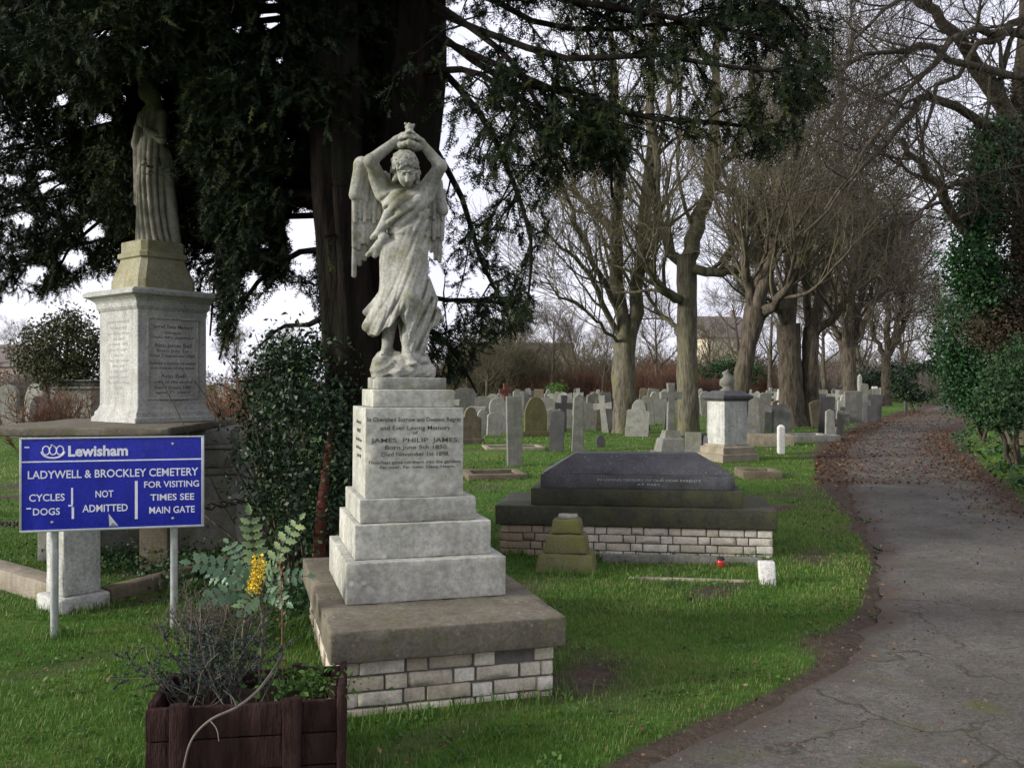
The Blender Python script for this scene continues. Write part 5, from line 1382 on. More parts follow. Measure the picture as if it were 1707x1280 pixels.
# ================================================================== BARE TREES
def twigs(acc, r, P, R, n1, l1, n2, l2, n3=0, l3=(.2, .5), up=0.06, a=(25, 60), rmin=.006, t0=.25, wb=.10):
    o_, d_, rp, _, t_ = spawn(r, P, R, n1, t0, 1.0, rad(a[0]), rad(a[1]))
    d_[:, 2] += 0.15 if up > 0 else 0
    A, AR = grow(r, o_, d_, r.uniform(*l1, len(o_)) * (1.1 - .45 * t_), np.clip(rp * .45, rmin * 1.6, .05), 6, wb, up, .25)
    V, q = tubes(A, AR, 4); acc.add(V, q)
    o_, d_, rp, _, t_ = spawn(r, A, AR, n2, .15, 1.0, rad(20), rad(55))
    Bq, BR_ = grow(r, o_, d_, r.uniform(*l2, len(o_)) * (1.1 - .4 * t_), np.clip(rp * .55, rmin, .02), 4, wb * 1.3, up, .45)
    V, q = tubes(Bq, BR_, 3); acc.add(V, q)
    if n3:
        o_, d_, rp, _, t_ = spawn(r, Bq, BR_, n3, .2, 1.0, rad(20), rad(55))
        Cq, CR_ = grow(r, o_, d_, r.uniform(*l3, len(o_)), rmin * .85, 3, wb * 1.5, up * .6, .6)
        V, q = tubes(Cq, CR_, 3); acc.add(V, q)

def lime(label, trunks, limbs, seed, shoots, mat_t='lime_bark', mat_c='twig_olive', group='bare lime trees of the avenue', up=.07, a=(25, 60), cat='tree', name='lime_tree', t0=.25, sides=18, extra=(9, 2.5, 5.5), wb=.17):
    r = np.random.RandomState(seed)
    base = at(*trunks[0][0][0]) * np.array([1, 1, 0]); base[2] = float(gz(base[0], base[1]))
    t_ = thing(name, label, cat, tuple(base), 0, group)
    acc = Acc(); LP, LR = [], []
    kn = lambda th, z: 1 + 0.035 * np.sin(9 * th + z * 1.1) + 0.025 * np.sin(14 * th - z * .8) + 0.07 * np.sin(3 * th + z * 1.7) + 0.05 * np.sin(5 * th - z * 2.9) + 0.04 * np.sin(2 * th + z * 6.1)
    for pts, rs in trunks:
        P_ = smooth_line([at(*p) for p in pts], 18); P_[0, 2] = base[2] - .05
        R_ = np.interp(np.linspace(0, 1, 18), np.linspace(0, 1, len(rs)), rs) * .84; R_[0] *= 1.35; R_[1] *= 1.12
        V, q = tubes(P_ - base, R_, sides, flute=kn); acc.add(V, q)
    for pts, rs in limbs:
        P_ = smooth_line([at(*p) for p in pts], 14)
        P_[1:-1] += r.normal(size=(12, 3)) * .05
        R_ = np.interp(np.linspace(0, 1, 14), np.linspace(0, 1, len(rs)), rs) * .86
        V, q = tubes(P_ - base, R_, 9, flute=kn); acc.add(V, q)
        LP.append(P_ - base); LR.append(R_)
    if extra[0]:
        o_, d_, rq, _, tq = spawn(r, np.array(LP), np.array(LR), extra[0], .15, .95, rad(25), rad(65))
        d_[:, 2] = np.abs(d_[:, 2]) * .8 + .12
        EP, ER = grow(r, o_, d_, r.uniform(extra[1], extra[2], len(o_)) * (1.1 - .5 * tq), np.clip(rq * .45, .015, .07), 13, .13, .05, .2)
        V, q = tubes(EP, ER, 6); acc.add(V, q)
        LP += list(EP); LR += list(ER)
    acc.build('trunk', M[mat_t], t_)
    c_ = Acc()
    twigs(c_, r, np.array(LP), np.array(LR), up=up, a=a, t0=t0, wb=wb, **shoots)
    c_.build('crown', M[mat_c], t_)
    return t_
D = 29.0
lime('tall bare lime forking low into two upright stems, nearest the angel', [([(1039, 730, D), (1040, 660, D), (1041, 572, D)], [.52, .44, .42])],
     [([(1037, 590, D), (1030, 480, D), (1026, 380, D), (1028, 250, D), (1022, 120, D), (1008, -60, D)], [.32, .27, .24, .2, .15, .06]),
      ([(1045, 590, D), (1060, 500, D), (1072, 400, D - .5), (1082, 250, D - 1), (1085, 120, D - 1), (1098, -60, D - 1)], [.32, .27, .23, .19, .14, .06]),
      ([(1034, 560, D), (995, 480, D - 1), (955, 425, D - 2), (905, 385, D - 2.5)], [.13, .10, .07, .03]),
      ([(1032, 520, D), (985, 430, D - 1), (945, 335, D - 2), (918, 240, D - 2)], [.13, .10, .07, .03]),
      ([(1028, 400, D), (990, 350, D + 1), (958, 315, D + 2), (930, 220, D + 2)], [.16, .13, .10, .03]),
      ([(1027, 300, D), (1000, 200, D), (985, 100, D), (975, -20, D)], [.13, .10, .06, .03]),
      ([(1080, 280, D - 1), (1110, 200, D - 1.5), (1130, 100, D - 2), (1140, -20, D - 2)], [.13, .10, .06, .03]),
      ([(1036, 580, D), (1000, 540, D - 1), (950, 500, D - 2), (900, 470, D - 3)], [.08, .06, .05, .02])], 101,
     dict(n1=6, l1=(1.0, 2.6), n2=5, l2=(.5, 1.3), n3=3, l3=(.3, .8), rmin=.008), up=.09, a=(20, 50))
D = 27.5
lime('bare lime with one straight trunk and crooked pollard limbs, second along the avenue', [([(1146, 740, D), (1146, 620, D), (1144, 425, D)], [.42, .36, .36])],
     [([(1144, 440, D), (1166, 375, D), (1182, 300, D), (1192, 150, D), (1197, -30, D)], [.30, .27, .22, .16, .07]),
      ([(1140, 440, D), (1110, 400, D), (1096, 330, D), (1090, 200, D), (1085, 60, D)], [.22, .18, .14, .1, .04]),
      ([(1148, 445, D), (1190, 452, D - .5), (1235, 445, D - 1), (1262, 400, D - 1), (1274, 290, D - 1)], [.2, .17, .17, .12, .05]),
      ([(1140, 500, D), (1105, 482, D - 1), (1078, 440, D - 1), (1066, 370, D - 1)], [.17, .17, .12, .05]),
      ([(1138, 565, D), (1100, 520, D + 1), (1072, 470, D + 2)], [.10, .08, .03]),
      ([(1180, 310, D), (1225, 250, D), (1250, 180, D), (1262, 80, D)], [.16, .13, .08, .03])], 102,
     dict(n1=6, l1=(1.0, 2.6), n2=5, l2=(.4, 1.2), n3=3, l3=(.25, .7), rmin=.008), up=.10, a=(18, 50))
D = 24.0
lime('leaning dark lime with a swollen pollard head behind the pale pedestal tomb', [([(1222, 745, D), (1233, 660, D), (1249, 570, D), (1261, 515, D)], [.33, .27, .26, .38])],
     [([(1262, 520, D), (1285, 430, D), (1302, 300, D), (1312, 130, D)], [.26, .16, .10, .04]), ([(1256, 520, D), (1240, 440, D), (1236, 330, D)], [.2, .11, .04]),
      ([(1268, 525, D), (1310, 480, D - 1), (1345, 400, D - 1), (1360, 290, D - 1)], [.2, .12, .09, .03]), 
      ([(1262, 515, D), (1270, 400, D + 1), (1268, 250, D + 1)], [.2, .1, .04])], 103,
     dict(n1=8, l1=(1.0, 3.0), n2=5, l2=(.5, 1.4), n3=3, l3=(.25, .7), rmin=.007), 'dark_bark', up=.13, t0=.1, a=(12, 42))
D = 33.0
lime('broad twin-trunked bare lime, fourth along the avenue', [([(1318, 708, D), (1318, 620, D), (1314, 540, D)], [.56, .48, .5]), ([(1348, 706, D + .3), (1350, 620, D), (1353, 545, D)], [.42, .36, .34])],
     [([(1314, 550, D), (1318, 400, D), (1326, 250, D), (1332, 60, D)], [.36, .24, .16, .06]), ([(1352, 550, D), (1386, 430, D), (1402, 300, D), (1402, 120, D)], [.28, .2, .12, .05]),
      ([(1350, 560, D), (1345, 430, D + 1), (1360, 280, D + 1), (1365, 120, D + 1)], [.2, .16, .1, .04]), ([(1312, 560, D), (1290, 480, D - 1), (1284, 380, D - 1)], [.2, .15, .05]),
      ([(1356, 560, D), (1410, 500, D - 1), (1440, 420, D - 1), (1450, 320, D - 1)], [.2, .15, .1, .04])], 104,
     dict(n1=8, l1=(1.2, 3.6), n2=5, l2=(.5, 1.6), n3=3, l3=(.3, .8), rmin=.010), 'dark_bark', up=.13, t0=.08, a=(12, 45))
D = 48.0
lime('bare lime with a dense brush of twigs, fifth along the avenue', [([(1417, 690, D), (1416, 620, D), (1413, 580, D)], [.46, .42, .5])],
     [([(1414, 590, D), (1420, 450, D), (1430, 320, D)], [.34, .2, .06]), ([(1412, 590, D), (1382, 520, D), (1372, 410, D)], [.26, .16, .06]), ([(1416, 590, D), (1450, 520, D), (1482, 430, D), (1492, 340, D)], [.26, .18, .12, .05]),
      ([(1415, 590, D), (1440, 480, D + 1), (1455, 370, D + 1)], [.26, .16, .06]), ([(1413, 590, D), (1400, 480, D - 1), (1402, 360, D - 1)], [.26, .16, .06])], 105,
     dict(n1=9, l1=(1.6, 4.0), n2=5, l2=(.7, 1.8), n3=3, l3=(.4, .9), rmin=.013), 'dark_bark', 'twig_brown', up=.07, t0=.05, a=(20, 60))
D = 64.0
lime('distant bare lime beyond the dense-twigged one, sixth along the avenue', [([(1476, 677, D), (1477, 610, D), (1477, 590, D)], [.4, .36, .4])],
     [([(1477, 600, D), (1480, 500, D), (1488, 380, D)], [.3, .2, .08]), ([(1477, 600, D), (1450, 540, D), (1440, 450, D)], [.24, .16, .07]), ([(1478, 600, D), (1512, 530, D), (1530, 430, D)], [.26, .18, .08]), ([(1478, 600, D), (1505, 500, D), (1510, 400, D)], [.26, .18, .08])], 106,
     dict(n1=9, l1=(2.0, 4.2), n2=5, l2=(.9, 2.0), n3=3, l3=(.5, 1.1), rmin=.020), 'dark_bark', 'twig_brown', up=.05, t0=.05)
# the tree on the bank at the right: ivy-clad trunk, limbs arching over the path
D = 18.0
rt = lime('old bare tree clad in ivy on the bank right of the path, limbs arching left', [([(1722, 676, D), (1718, 400, D), (1716, 200, D), (1722, 0, D), (1735, -220, D)], [.46, .42, .36, .30, .2])],
     [([(1716, 260, D), (1655, 150, D - .5), (1605, 72, D - 1), (1540, 8, D - 1.5), (1470, -70, D - 2)], [.2, .17, .13, .10, .05]),
      ([(1716, 470, D), (1640, 420, D - .5), (1598, 362, D - 1), (1550, 295, D - 1.5), (1504, 232, D - 2)], [.16, .13, .11, .09, .05]),
      ([(1716, 230, D), (1640, 205, D - 1), (1550, 163, D - 2), (1500, 215, D - 2.5), (1420, 290, D - 3), (1340, 390, D - 3)], [.12, .10, .08, .06, .04, .02]),
      ([(1716, 60, D), (1610, 60, D - 2), (1525, 135, D - 3), (1440, 250, D - 4), (1375, 350, D - 4)], [.10, .07, .05, .035, .02]),
      ([(1720, 10, D), (1660, 60, D - 1), (1620, 90, D - 1.5), (1560, 170, D - 2), (1490, 290, D - 2.5)], [.10, .08, .06, .04, .02]),
      ([(1716, 130, D), (1600, 110, D - 2), (1520, 80, D - 3), (1430, 100, D - 4), (1370, 140, D - 4)], [.09, .07, .05, .03, .015]),
      ([(1716, 300, D), (1620, 300, D - 1), (1560, 330, D - 2), (1500, 400, D - 2)], [.08, .06, .04, .02]),
      ([(1700, -150, D), (1620, -60, D - 2), (1540, -20, D - 3), (1450, 40, D - 4), (1400, 120, D - 4)], [.12, .08, .05, .03, .015]),
      ([(1720, 20, D), (1720, -60, D - 1), (1760, -140, D - 2), (1800, -200, D - 2)], [.2, .14, .1, .06])], 107,
     dict(n1=8, l1=(.8, 2.6), n2=6, l2=(.4, 1.3), n3=3, l3=(.2, .7), rmin=.0042), 'dark_bark', 'twig_dark', group=None, extra=(5, 1.5, 4.0), up=-.03, a=(25, 65), name='ivy_clad_tree', t0=.15)
rb = np.array(rt.location)
r = np.random.RandomState(61)
acc = Acc(); bl = [(*(at(px, py, d) - rb), rx, ry, rz) for px, py, d, rx, ry, rz in ((1680, 420, 17.6, .55, .6, 1.0), (1690, 300, 17.8, .5, .6, 1.0), (1665, 520, 17.4, .6, .6, .7), (1700, 560, 17.4, .5, .6, 1.0), (1650, 340, 17.6, .35, .4, .6), (1700, 180, 18, .35, .4, .7))]
leaf_cloud(acc, r, bl, 24000, .075, .18, 24, 0.0, .5, .5); acc.build('dead_creeper', M['dead_foliage'], rt)
acc = Acc(); bl = [(*(at(px, py, d) - rb), rx, ry, rz) for px, py, d, rx, ry, rz in ((1640, 250, 17.4, .35, .4, .6), (1625, 360, 17.3, .35, .4, .6), (1615, 440, 17.2, .4, .5, .6), (1640, 300, 17.2, .3, .3, .6), (1640, 480, 17.2, .4, .4, .5), (1670, 240, 17.4, .3, .3, .5))]
leaf_cloud(acc, r, bl, 14000, .075, .16, 24, 0.1, .7, .5); acc.build('ivy', M['conifer'], rt)
# dark evergreen bush on the bank, ivy bush in front of it
def bush(name, label, base, blobs, n_, size, mat, seed, clump=.16, cat='shrub', stem_r=.05, group=None, dens=30):
    r = np.random.RandomState(seed)
    b_ = at(*base); b_[2] = float(gz(b_[0], b_[1]))
    t_ = thing(name, label, cat, tuple(b_), 0, group)
    acc = Acc(); bl = [(*(at(px, py, d) - b_), rx, ry, rz) for px, py, d, rx, ry, rz in blobs]
    leaf_cloud(acc, r, bl, n_, size, clump, dens, .25, .6, .55); acc.build('foliage', M[mat], t_)
    tops = np.array([b__[:3] for b__ in bl]); P_ = np.stack([np.linspace(np.array([0, 0, -.05]), tp, 5) for tp in tops]); P_[:, 1:-1] += r.normal(size=(len(tops), 3, 3)) * .04
    V, q = tubes(P_, np.linspace(stem_r, stem_r * .3, 5)[None].repeat(len(tops), 0), 5); Acc().add(V, q).build('stems', M['dark_bark'], t_)
    return t_
bush('holly_bush', 'dense dark green holly bush on the bank where the path disappears', (1640, 690, 22), [(1622, 520, 22, .75, .8, .6), (1605, 570, 22, .65, .8, .55), (1640, 600, 22, .9, .9, .7), (1600, 620, 22, .5, .6, .35), (1665, 560, 22, .7, .8, .8), (1650, 650, 21.6, .8, .7, .5), (1632, 470, 22, .45, .5, .5), (1612, 660, 21.7, .55, .6, .35), (1650, 680, 21.5, .7, .6, .25)], 21000, .085, 'conifer', 201, .17)
bush('ivy_bush', 'paler ivy bush on the bank at the right edge of the photo', (1692, 706, 16), [(1690, 640, 16, .45, .5, .35), (1668, 672, 15.8, .40, .4, .28), (1705, 600, 16, .4, .5, .4), (1700, 680, 15.6, .45, .4, .3), (1660, 692, 15.8, .35, .4, .16), (1690, 700, 15.5, .4, .4, .16)], 6500, .07, 'ivy', 202, .13)
bush('laurel_bush', 'round dark bush far left under the yew boughs', (98, 700, 26), [(60, 590, 26, .6, .6, .7), (100, 570, 26, .7, .7, .65), (140, 580, 26, .55, .6, .7), (95, 620, 26, 1.0, .8, .5), (150, 620, 26, .6, .6, .5), (110, 540, 26, .45, .5, .35)], 9000, .10, 'olive_bush', 203, .2)
bush('green_bush', 'bright green bush between the straight and leaning lime trunks', (1195, 671, 76), [(1190, 618, 76, 1.6, 1.0, .6), (1215, 612, 76, 1.3, 1.0, .8), (1255, 622, 76, 1.3, 1.0, .8)], 2200, .22, 'ivy', 204, .3)
bush('dark_hedge_bush', 'dark green bush beyond the distant headstones at the end of the avenue', (1500, 672, 75), [(1490, 628, 75, 1.6, 1.2, .9), (1530, 628, 75, 1.6, 1.2, 1.0), (1450, 632, 75, 1.3, 1.2, .8), (1560, 626, 75, 1.4, 1.2, 1.2)], 4200, .25, 'evergreen', 205, .4)
bush('low_green_bush', 'low green bush beside the far left edge of the path', (1523, 688, 48), [(1520, 655, 48, .7, .6, .4), (1502, 645, 48, .5, .5, .7), (1540, 662, 48, .5, .5, .3)], 1800, .16, 'evergreen', 206, .2)
bush('low_green_bush', 'low dark bush behind the red granite cross', (812, 671, 76), [(805, 620, 76, 1.2, .8, .9), (830, 632, 76, 1.2, .8, .7), (780, 636, 76, .9, .7, .7)], 1700, .2, 'olive_bush', 207, .3)
bush('clipped_bush', 'small yellow-green bush behind the pointed olive headstone', (928, 676, 66), [(928, 648, 66, .65, .5, .45)], 700, .13, 'weed', 208, .2)

# generic far bare trees and twiggy shrubs: one of each kind, then copies
def far_tree(seed, h, mat):
    r = np.random.RandomState(seed)
    tr_, cr = Acc(), Acc()
    P_, R_ = grow(r, [[0, 0, -.1]], [[0, 0, 1]], h * .8, h * .022, 10, .05, .05, .15)
    V, q = tubes(P_, R_, 8); tr_.add(V, q)
    o_, d_, rp, _, t_ = spawn(r, P_, R_, 16, .25, .95, rad(30), rad(60))
    L_, LR_ = grow(r, o_, d_, h * .42 * (1.15 - .6 * t_), rp * .5, 6, .10, .10, .3)
    V, q = tubes(L_, LR_, 5); tr_.add(V, q)
    twigs(cr, r, L_, LR_, 8, (h * .10, h * .22), 5, (h * .05, h * .12), 3, (h * .03, h * .06), .05, (25, 60), h * .0010, wb=.16)
    return tr_.mesh('trunk'), cr.mesh('crown')
def place_tree(meshes, mt, mc, label, px, d, s_, rz, group):
    p = at(px, CY, d)
    t_ = thing('bare_tree', label, 'tree', (p[0], p[1], float(gz(p[0], p[1]))), rz, group)
    t_.scale = (s_,) * 3
    for nm, me, mm in (('trunk', meshes[0], mt), ('crown', meshes[1], mc)):
        o_ = bpy.data.objects.new(nm, me)
        if len(me.materials) == 0: me.materials.append(M[mm])
        COL.objects.link(o_); o_.parent = t_
    return t_
kinds_ = [(far_tree(301, 12, 0), 'dark_bark', 'twig_brown'), (far_tree(302, 12, 0), 'dark_bark', 'twig_olive'), (far_tree(303, 12, 0), 'dark_bark', 'twig_grey')]
r = np.random.RandomState(9)
spots = [(775, 70, .45, 'short bare tree closest to the angel pedestal'), (812, 62, .5, 'bare tree above the red granite cross'), (868, 85, .75, 'bare tree above the slim grey headstone'), (915, 72, .7, 'bare tree above the pointed olive headstone'), (965, 90, .9, 'bare tree left of the forked lime'),
         (1005, 64, .5, 'small bare tree touching the forked lime'), (1098, 80, .85, 'bare tree seen between the two big lime trunks'), (1190, 95, .8, 'bare tree in front of the cream house'), (1285, 70, .9, 'bare tree left of the broad twin-trunked lime'), (1375, 78, 1.0, 'bare tree right of the broad twin-trunked lime'),
         (1440, 90, 1.1, 'bare tree behind the dense-twigged lime'), (1510, 95, 1.2, 'bare tree left of where the path vanishes'), (1556, 88, 1.05, 'bare tree directly above where the path vanishes'), (1592, 75, .9, 'bare tree behind the holly bush'), (30, 80, .6, 'bare tree at the far left below the yew boughs'), (400, 75, .55, 'bare tree seen right of the white pedestal'), (470, 90, .7, 'bare tree seen just left of the yew trunk'),
         (1235, 60, .75, 'bare tree behind the leaning lime'), (1335, 100, 1.2, 'tall bare tree far behind the broad twin-trunked lime'), (845, 100, .8, 'tall bare tree far beyond the red granite cross')]
for i_, (px_, d_, s_, where) in enumerate(spots):
    me, mt_, mc_ = kinds_[i_ % 3]
    place_tree(me, mt_, mc_, 'distant ' + where, px_, d_, s_, r.uniform(0, 6.28), 'bare trees at the back of the cemetery')
def twig_shrub(seed, h, w, n_):
    r = np.random.RandomState(seed); a_ = Acc()
    P0 = np.stack([r.normal(0, w * .22, n_), r.normal(0, w * .2, n_), np.zeros(n_) - .05], -1)
    dd = np.stack([P0[:, 0] * 1.2 / w + r.normal(0, .25, n_), r.normal(0, .3, n_), np.ones(n_)], -1)
    P_, R_ = grow(r, P0, dd, r.uniform(.5, 1.05, n_) * h, .016, 6, .10, .03, .4)
    V, q = tubes(P_, R_, 3); a_.add(V, q)
    twigs(a_, r, P_, R_, 7, (h * .2, h * .4), 5, (h * .1, h * .22), 0, up=.03, rmin=.008)
    return a_.mesh('twig_shrub')
sm_ = [twig_shrub(401, 3.2, 3.0, 70), twig_shrub(402, 2.2, 3.4, 80), twig_shrub(403, 2.4, 3.0, 80), twig_shrub(404, 1.6, 1.6, 40)]
extra_shrubs = []
for k in range(28):
    extra_shrubs.append((746 + 28 * k, 82 + (k * 37) % 30, k % 3, 1.6 + .14 * (k % 5)))
for me, mm in zip(sm_, ('twig_olive', 'twig_red', 'twig_grey', 'twig_red')): me.materials.append(M[mm])
for px_, d_, k_, s_, lab in ((806, 74, 0, 1.9, 'bare olive thicket behind the red granite cross'), (850, 76, 0, 1.9, 'bare olive thicket above the slim grey headstone'), (890, 78, 0, 1.5, 'bare olive thicket behind the pointed olive headstone'), (770, 76, 0, 1.5, 'bare olive thicket touching the angel pedestal'),
                             (935, 78, 1, 1.3, 'reddish bare hedge shrub left of the forked lime'), (985, 78, 1, 1.4, 'reddish bare hedge shrub touching the forked lime trunk'), (1075, 78, 1, 1.4, 'reddish bare hedge shrub just right of the forked lime trunk'), (1115, 78, 1, 1.4, 'reddish bare hedge shrub left of the straight lime trunk'),
                             (1175, 80, 1, 1.0, 'reddish bare hedge shrub right of the straight lime trunk'), (1275, 78, 1, 1.2, 'reddish bare hedge shrub left of the broad lime trunk'), (890, 75, 1, 1.2, 'reddish bare hedge shrub behind the olive thicket'), (1385, 80, 2, 1.3, 'grey bare shrub right of the broad lime trunk'), (1435, 82, 2, 1.4, 'grey bare shrub behind the thin grey obelisk'),
                             (88, 20, 3, .95, 'pinkish bare shrub in front of the round dark bush'), (20, 45, 2, .9, 'grey bare shrub at the far left edge'), (395, 16, 3, 1.0, 'pinkish bare shrub right of the white pedestal'), (430, 22, 3, 1.1, 'pinkish bare shrub left of the olive bush'), (462, 40, 2, 1.1, 'grey bare shrub behind the olive bush'), (1560, 70, 2, 1.1, 'grey bare shrub at the end of the path')):
    p = at(px_, CY, d_)
    o_ = bpy.data.objects.new('twiggy_shrub', sm_[k_]); COL.objects.link(o_)
    o_.location = (p[0], p[1], float(gz(p[0], p[1]))); o_.rotation_euler = (0, 0, r.uniform(0, 6.28)); o_.scale = (s_,) * 3
    tag(o_, lab, 'shrub', 'bare shrubs behind the graves')

sw = {0: 'olive', 1: 'reddish', 2: 'grey'}
def near_what(x):
    return 'beyond the angel pedestal' if x < 850 else 'left of the forked lime' if x < 1040 else 'between the two big lime trunks' if x < 1145 else 'behind the leaning lime' if x < 1300 else 'behind the broad lime' if x < 1430 else 'by the far end of the path'
for px_, d_, k_, s_ in extra_shrubs:
    p = at(px_, CY, d_)
    if path_l(d_) - p[0] < 2 and p[0] - path_r(d_) < 1.5: continue
    o_ = bpy.data.objects.new('twiggy_shrub', sm_[k_]); COL.objects.link(o_)
    o_.location = (p[0], p[1], float(gz(p[0], p[1]))); o_.rotation_euler = (0, 0, r.uniform(0, 6.28)); o_.scale = (s_, s_, s_ * r.uniform(.8, 1.1))
    tag(o_, f'tall {sw[k_]} bare thicket in the far belt {near_what(px_)}', 'shrub', f'{sw[k_]} thickets {near_what(px_)}')
# far hedges and houses that close the view
def hedge(label, px0, px1, d, h, mat, seed):
    r = np.random.RandomState(seed)
    p0, p1 = at(px0, CY, d), at(px1, CY, d)
    acc = Acc(); L = p1[0] - p0[0]
    n_ = max(3, int(L / 2.2))
    bl = [((i_ + .5) / n_ * L, r.uniform(-.3, .3), h * .5 * r.uniform(.85, 1.1), 1.7, 1.0, h * .52 * r.uniform(.85, 1.2)) for i_ in range(n_)]
    leaf_cloud(acc, r, bl, int(L * h * 70), .26, .4, 20, .1, .5, .5)
    o_ = acc.build('hedge', M[mat]); o_.location = (p0[0], p0[1], 0)
    return tag(o_, label, 'hedge')
hedge('long dark hedge closing the view at the far left', -60, 175, 100, 3.2, 'dead_foliage', 501)
hedge('brown hedge closing the view between the white pedestal and the yew', 330, 620, 110, 2.8, 'dead_foliage', 502)
hedge('brown hedge hidden for the most part by the yew trunk', 620, 740, 108, 3.4, 'dead_foliage', 507)
hedge('long dark hedge behind the white pedestal', 175, 330, 104, 3.0, 'dead_foliage', 508)
hedge('brown beech hedge closing the view right of the angel', 740, 1030, 105, 4.4, 'dead_foliage', 503)
hedge('brown beech hedge closing the view between the two big lime trunks', 1030, 1180, 105, 4.0, 'litter', 504)
hedge('dark hedge closing the view behind the leaning and broad limes', 1180, 1420, 110, 4.4, 'dead_foliage', 505)
hedge('dark green hedge closing the view at the end of the avenue', 1420, 1720, 120, 4.4, 'evergreen', 506)
def house(label, px, d, w, dep, h, wall, rz, nwin):
    p = at(px, CY, d)
    t_ = thing('house', label, 'house', (p[0], p[1], 0), rz)
    V, q = rbox(-w / 2, w / 2, 0, dep, -.1, h, .03, 2, 0); wl_ = Acc().add(V, q).build('wall', M[wall], t_)
    bm = bmesh.new(); ov = .35
    pts = [(-w / 2 - ov, -ov, h + .003), (w / 2 + ov, -ov, h + .003), (w / 2 + ov, dep + ov, h + .003), (-w / 2 - ov, dep + ov, h + .003), (-w / 2 - ov, dep / 2, h + dep * .42), (w / 2 + ov, dep / 2, h + dep * .42)]
    vs = [bm.verts.new(v_) for v_ in pts]
    for f_ in ((0, 1, 5, 4), (2, 3, 4, 5), (1, 2, 5), (3, 0, 4), (3, 2, 1, 0)): bm.faces.new([vs[i_] for i_ in f_])
    me = bpy.data.meshes.new('roof'); bm.to_mesh(me); bm.free(); rf = link('roof', me, M['roof_tile'], t_)
    V, q = rbox(w * .3, w * .3 + .7, dep / 2 - .3, dep / 2 + .3, h + dep * .25, h + dep * .42 + 1.0, .02, 1, 0); Acc().add(V, q).build('chimney', M['brick_wall'], rf)
    for i_ in range(nwin):
        for z_ in (1.0, 3.8):
            x_ = -w / 2 + w * (i_ + .5) / nwin
            V, q = rbox(x_ - .55, x_ + .55, -.06, .02, z_, z_ + 1.35, .01, 1, 0); fr_ = Acc().add(V, q).build('window', M['white_paint'], t_)
            V, q = rbox(x_ - .45, x_ + .45, -.075, -.055, z_ + .1, z_ + 1.25, .005, 1, 0); Acc().add(V, q).build('pane', M['window_glass'], fr_)
house('cream rendered house glimpsed between the straight and leaning limes', 1216, 130, 7, 8, 8.4, 'render_wall', rad(12), 3)
house('red brick house glimpsed at the far left edge behind the headstones', -6, 125, 10, 8, 4.0, 'brick_wall', rad(-14), 3)
house('pale house glimpsed beyond the bare thicket right of the angel', 905, 150, 9, 8, 5.4, 'render_wall', rad(-6), 3)

# ================================================================== PLANTER PLANTS, MAHONIA
r = np.random.RandomState(31)
mb = at(428, 1085, 4.75); mb[2] = float(gz(mb[0], mb[1]))
mh = thing('mahonia', 'mahonia with spiny grey-green leaves and a yellow flower spike behind the planter', 'plant', tuple(mb))
hub = at(432, 985, 4.65) - mb
lf, stm, flw = Acc(), Acc(), Acc()
V, q = tubes(smooth_line([np.array([0, 0, -.05]), hub * .5 + [.03, 0, 0], hub], 8), np.linspace(.012, .009, 8), 6); stm.add(V, q)
V, q = tubes(smooth_line([np.array([-.03, .02, -.05]), hub * .4 + [-.08, 0, 0], hub + [-.06, .02, -.05]], 8), np.linspace(.010, .008, 8), 6); stm.add(V, q)
def pinnate(p0, p1, sag, n_, ll, tone, nv):
    p0, p1 = np.array(p0), np.array(p1)
    mid = (p0 + p1) / 2 + np.array([0, 0, sag])
    P_ = smooth_line([p0, mid, p1], 12)
    V, q = tubes(P_, np.linspace(.0035, .0015, 12), 4); stm.add(V, q)
    for k in range(n_):
        t_ = .22 + .78 * k / (n_ - 1)
        f_ = t_ * 11; i_ = min(10, int(f_)); c_ = P_[i_] * (1 - (f_ - i_)) + P_[i_ + 1] * (f_ - i_)
        ax = nrm(P_[i_ + 1] - P_[i_])
        sd = nrm(np.cross(ax, nv)); up_ = np.cross(sd, ax)
        for s_ in ((-1, 1) if k < n_ - 1 else (0,)):
            d_ = nrm(ax * .45 + sd * s_ + up_ * r.uniform(-.1, .25)) if s_ else ax
            L_ = ll * (1 - .35 * abs(t_ - .5)) * r.uniform(.85, 1.1); w_ = L_ * .27
            pd = nrm(np.cross(d_, up_))
            us_ = np.linspace(0, 1, 8)
            lw = w_ * np.sin(np.pi * us_ ** .8) * (1 + .28 * (np.arange(8) % 2 * 2 - 1)); lw[-1] = 0; lw[0] = w_ * .15
            cl = c_ + d_ * (us_ * L_)[:, None] - up_ * (.12 * L_ * us_ ** 2)[:, None]
            VV_ = np.concatenate([cl + pd * lw[:, None] + up_ * (.35 * lw)[:, None], cl, cl - pd * lw[:, None] + up_ * (.35 * lw)[:, None]])
            ii = np.arange(7)
            qq = np.concatenate([np.stack([ii, ii + 1, ii + 9, ii + 8], -1), np.stack([ii + 8, ii + 9, ii + 17, ii + 16], -1)])
            lf.add(VV_, qq, tint=np.clip(tone + r.normal(0, .10), 0, 1))
face = np.array([.1, -.85, .5])
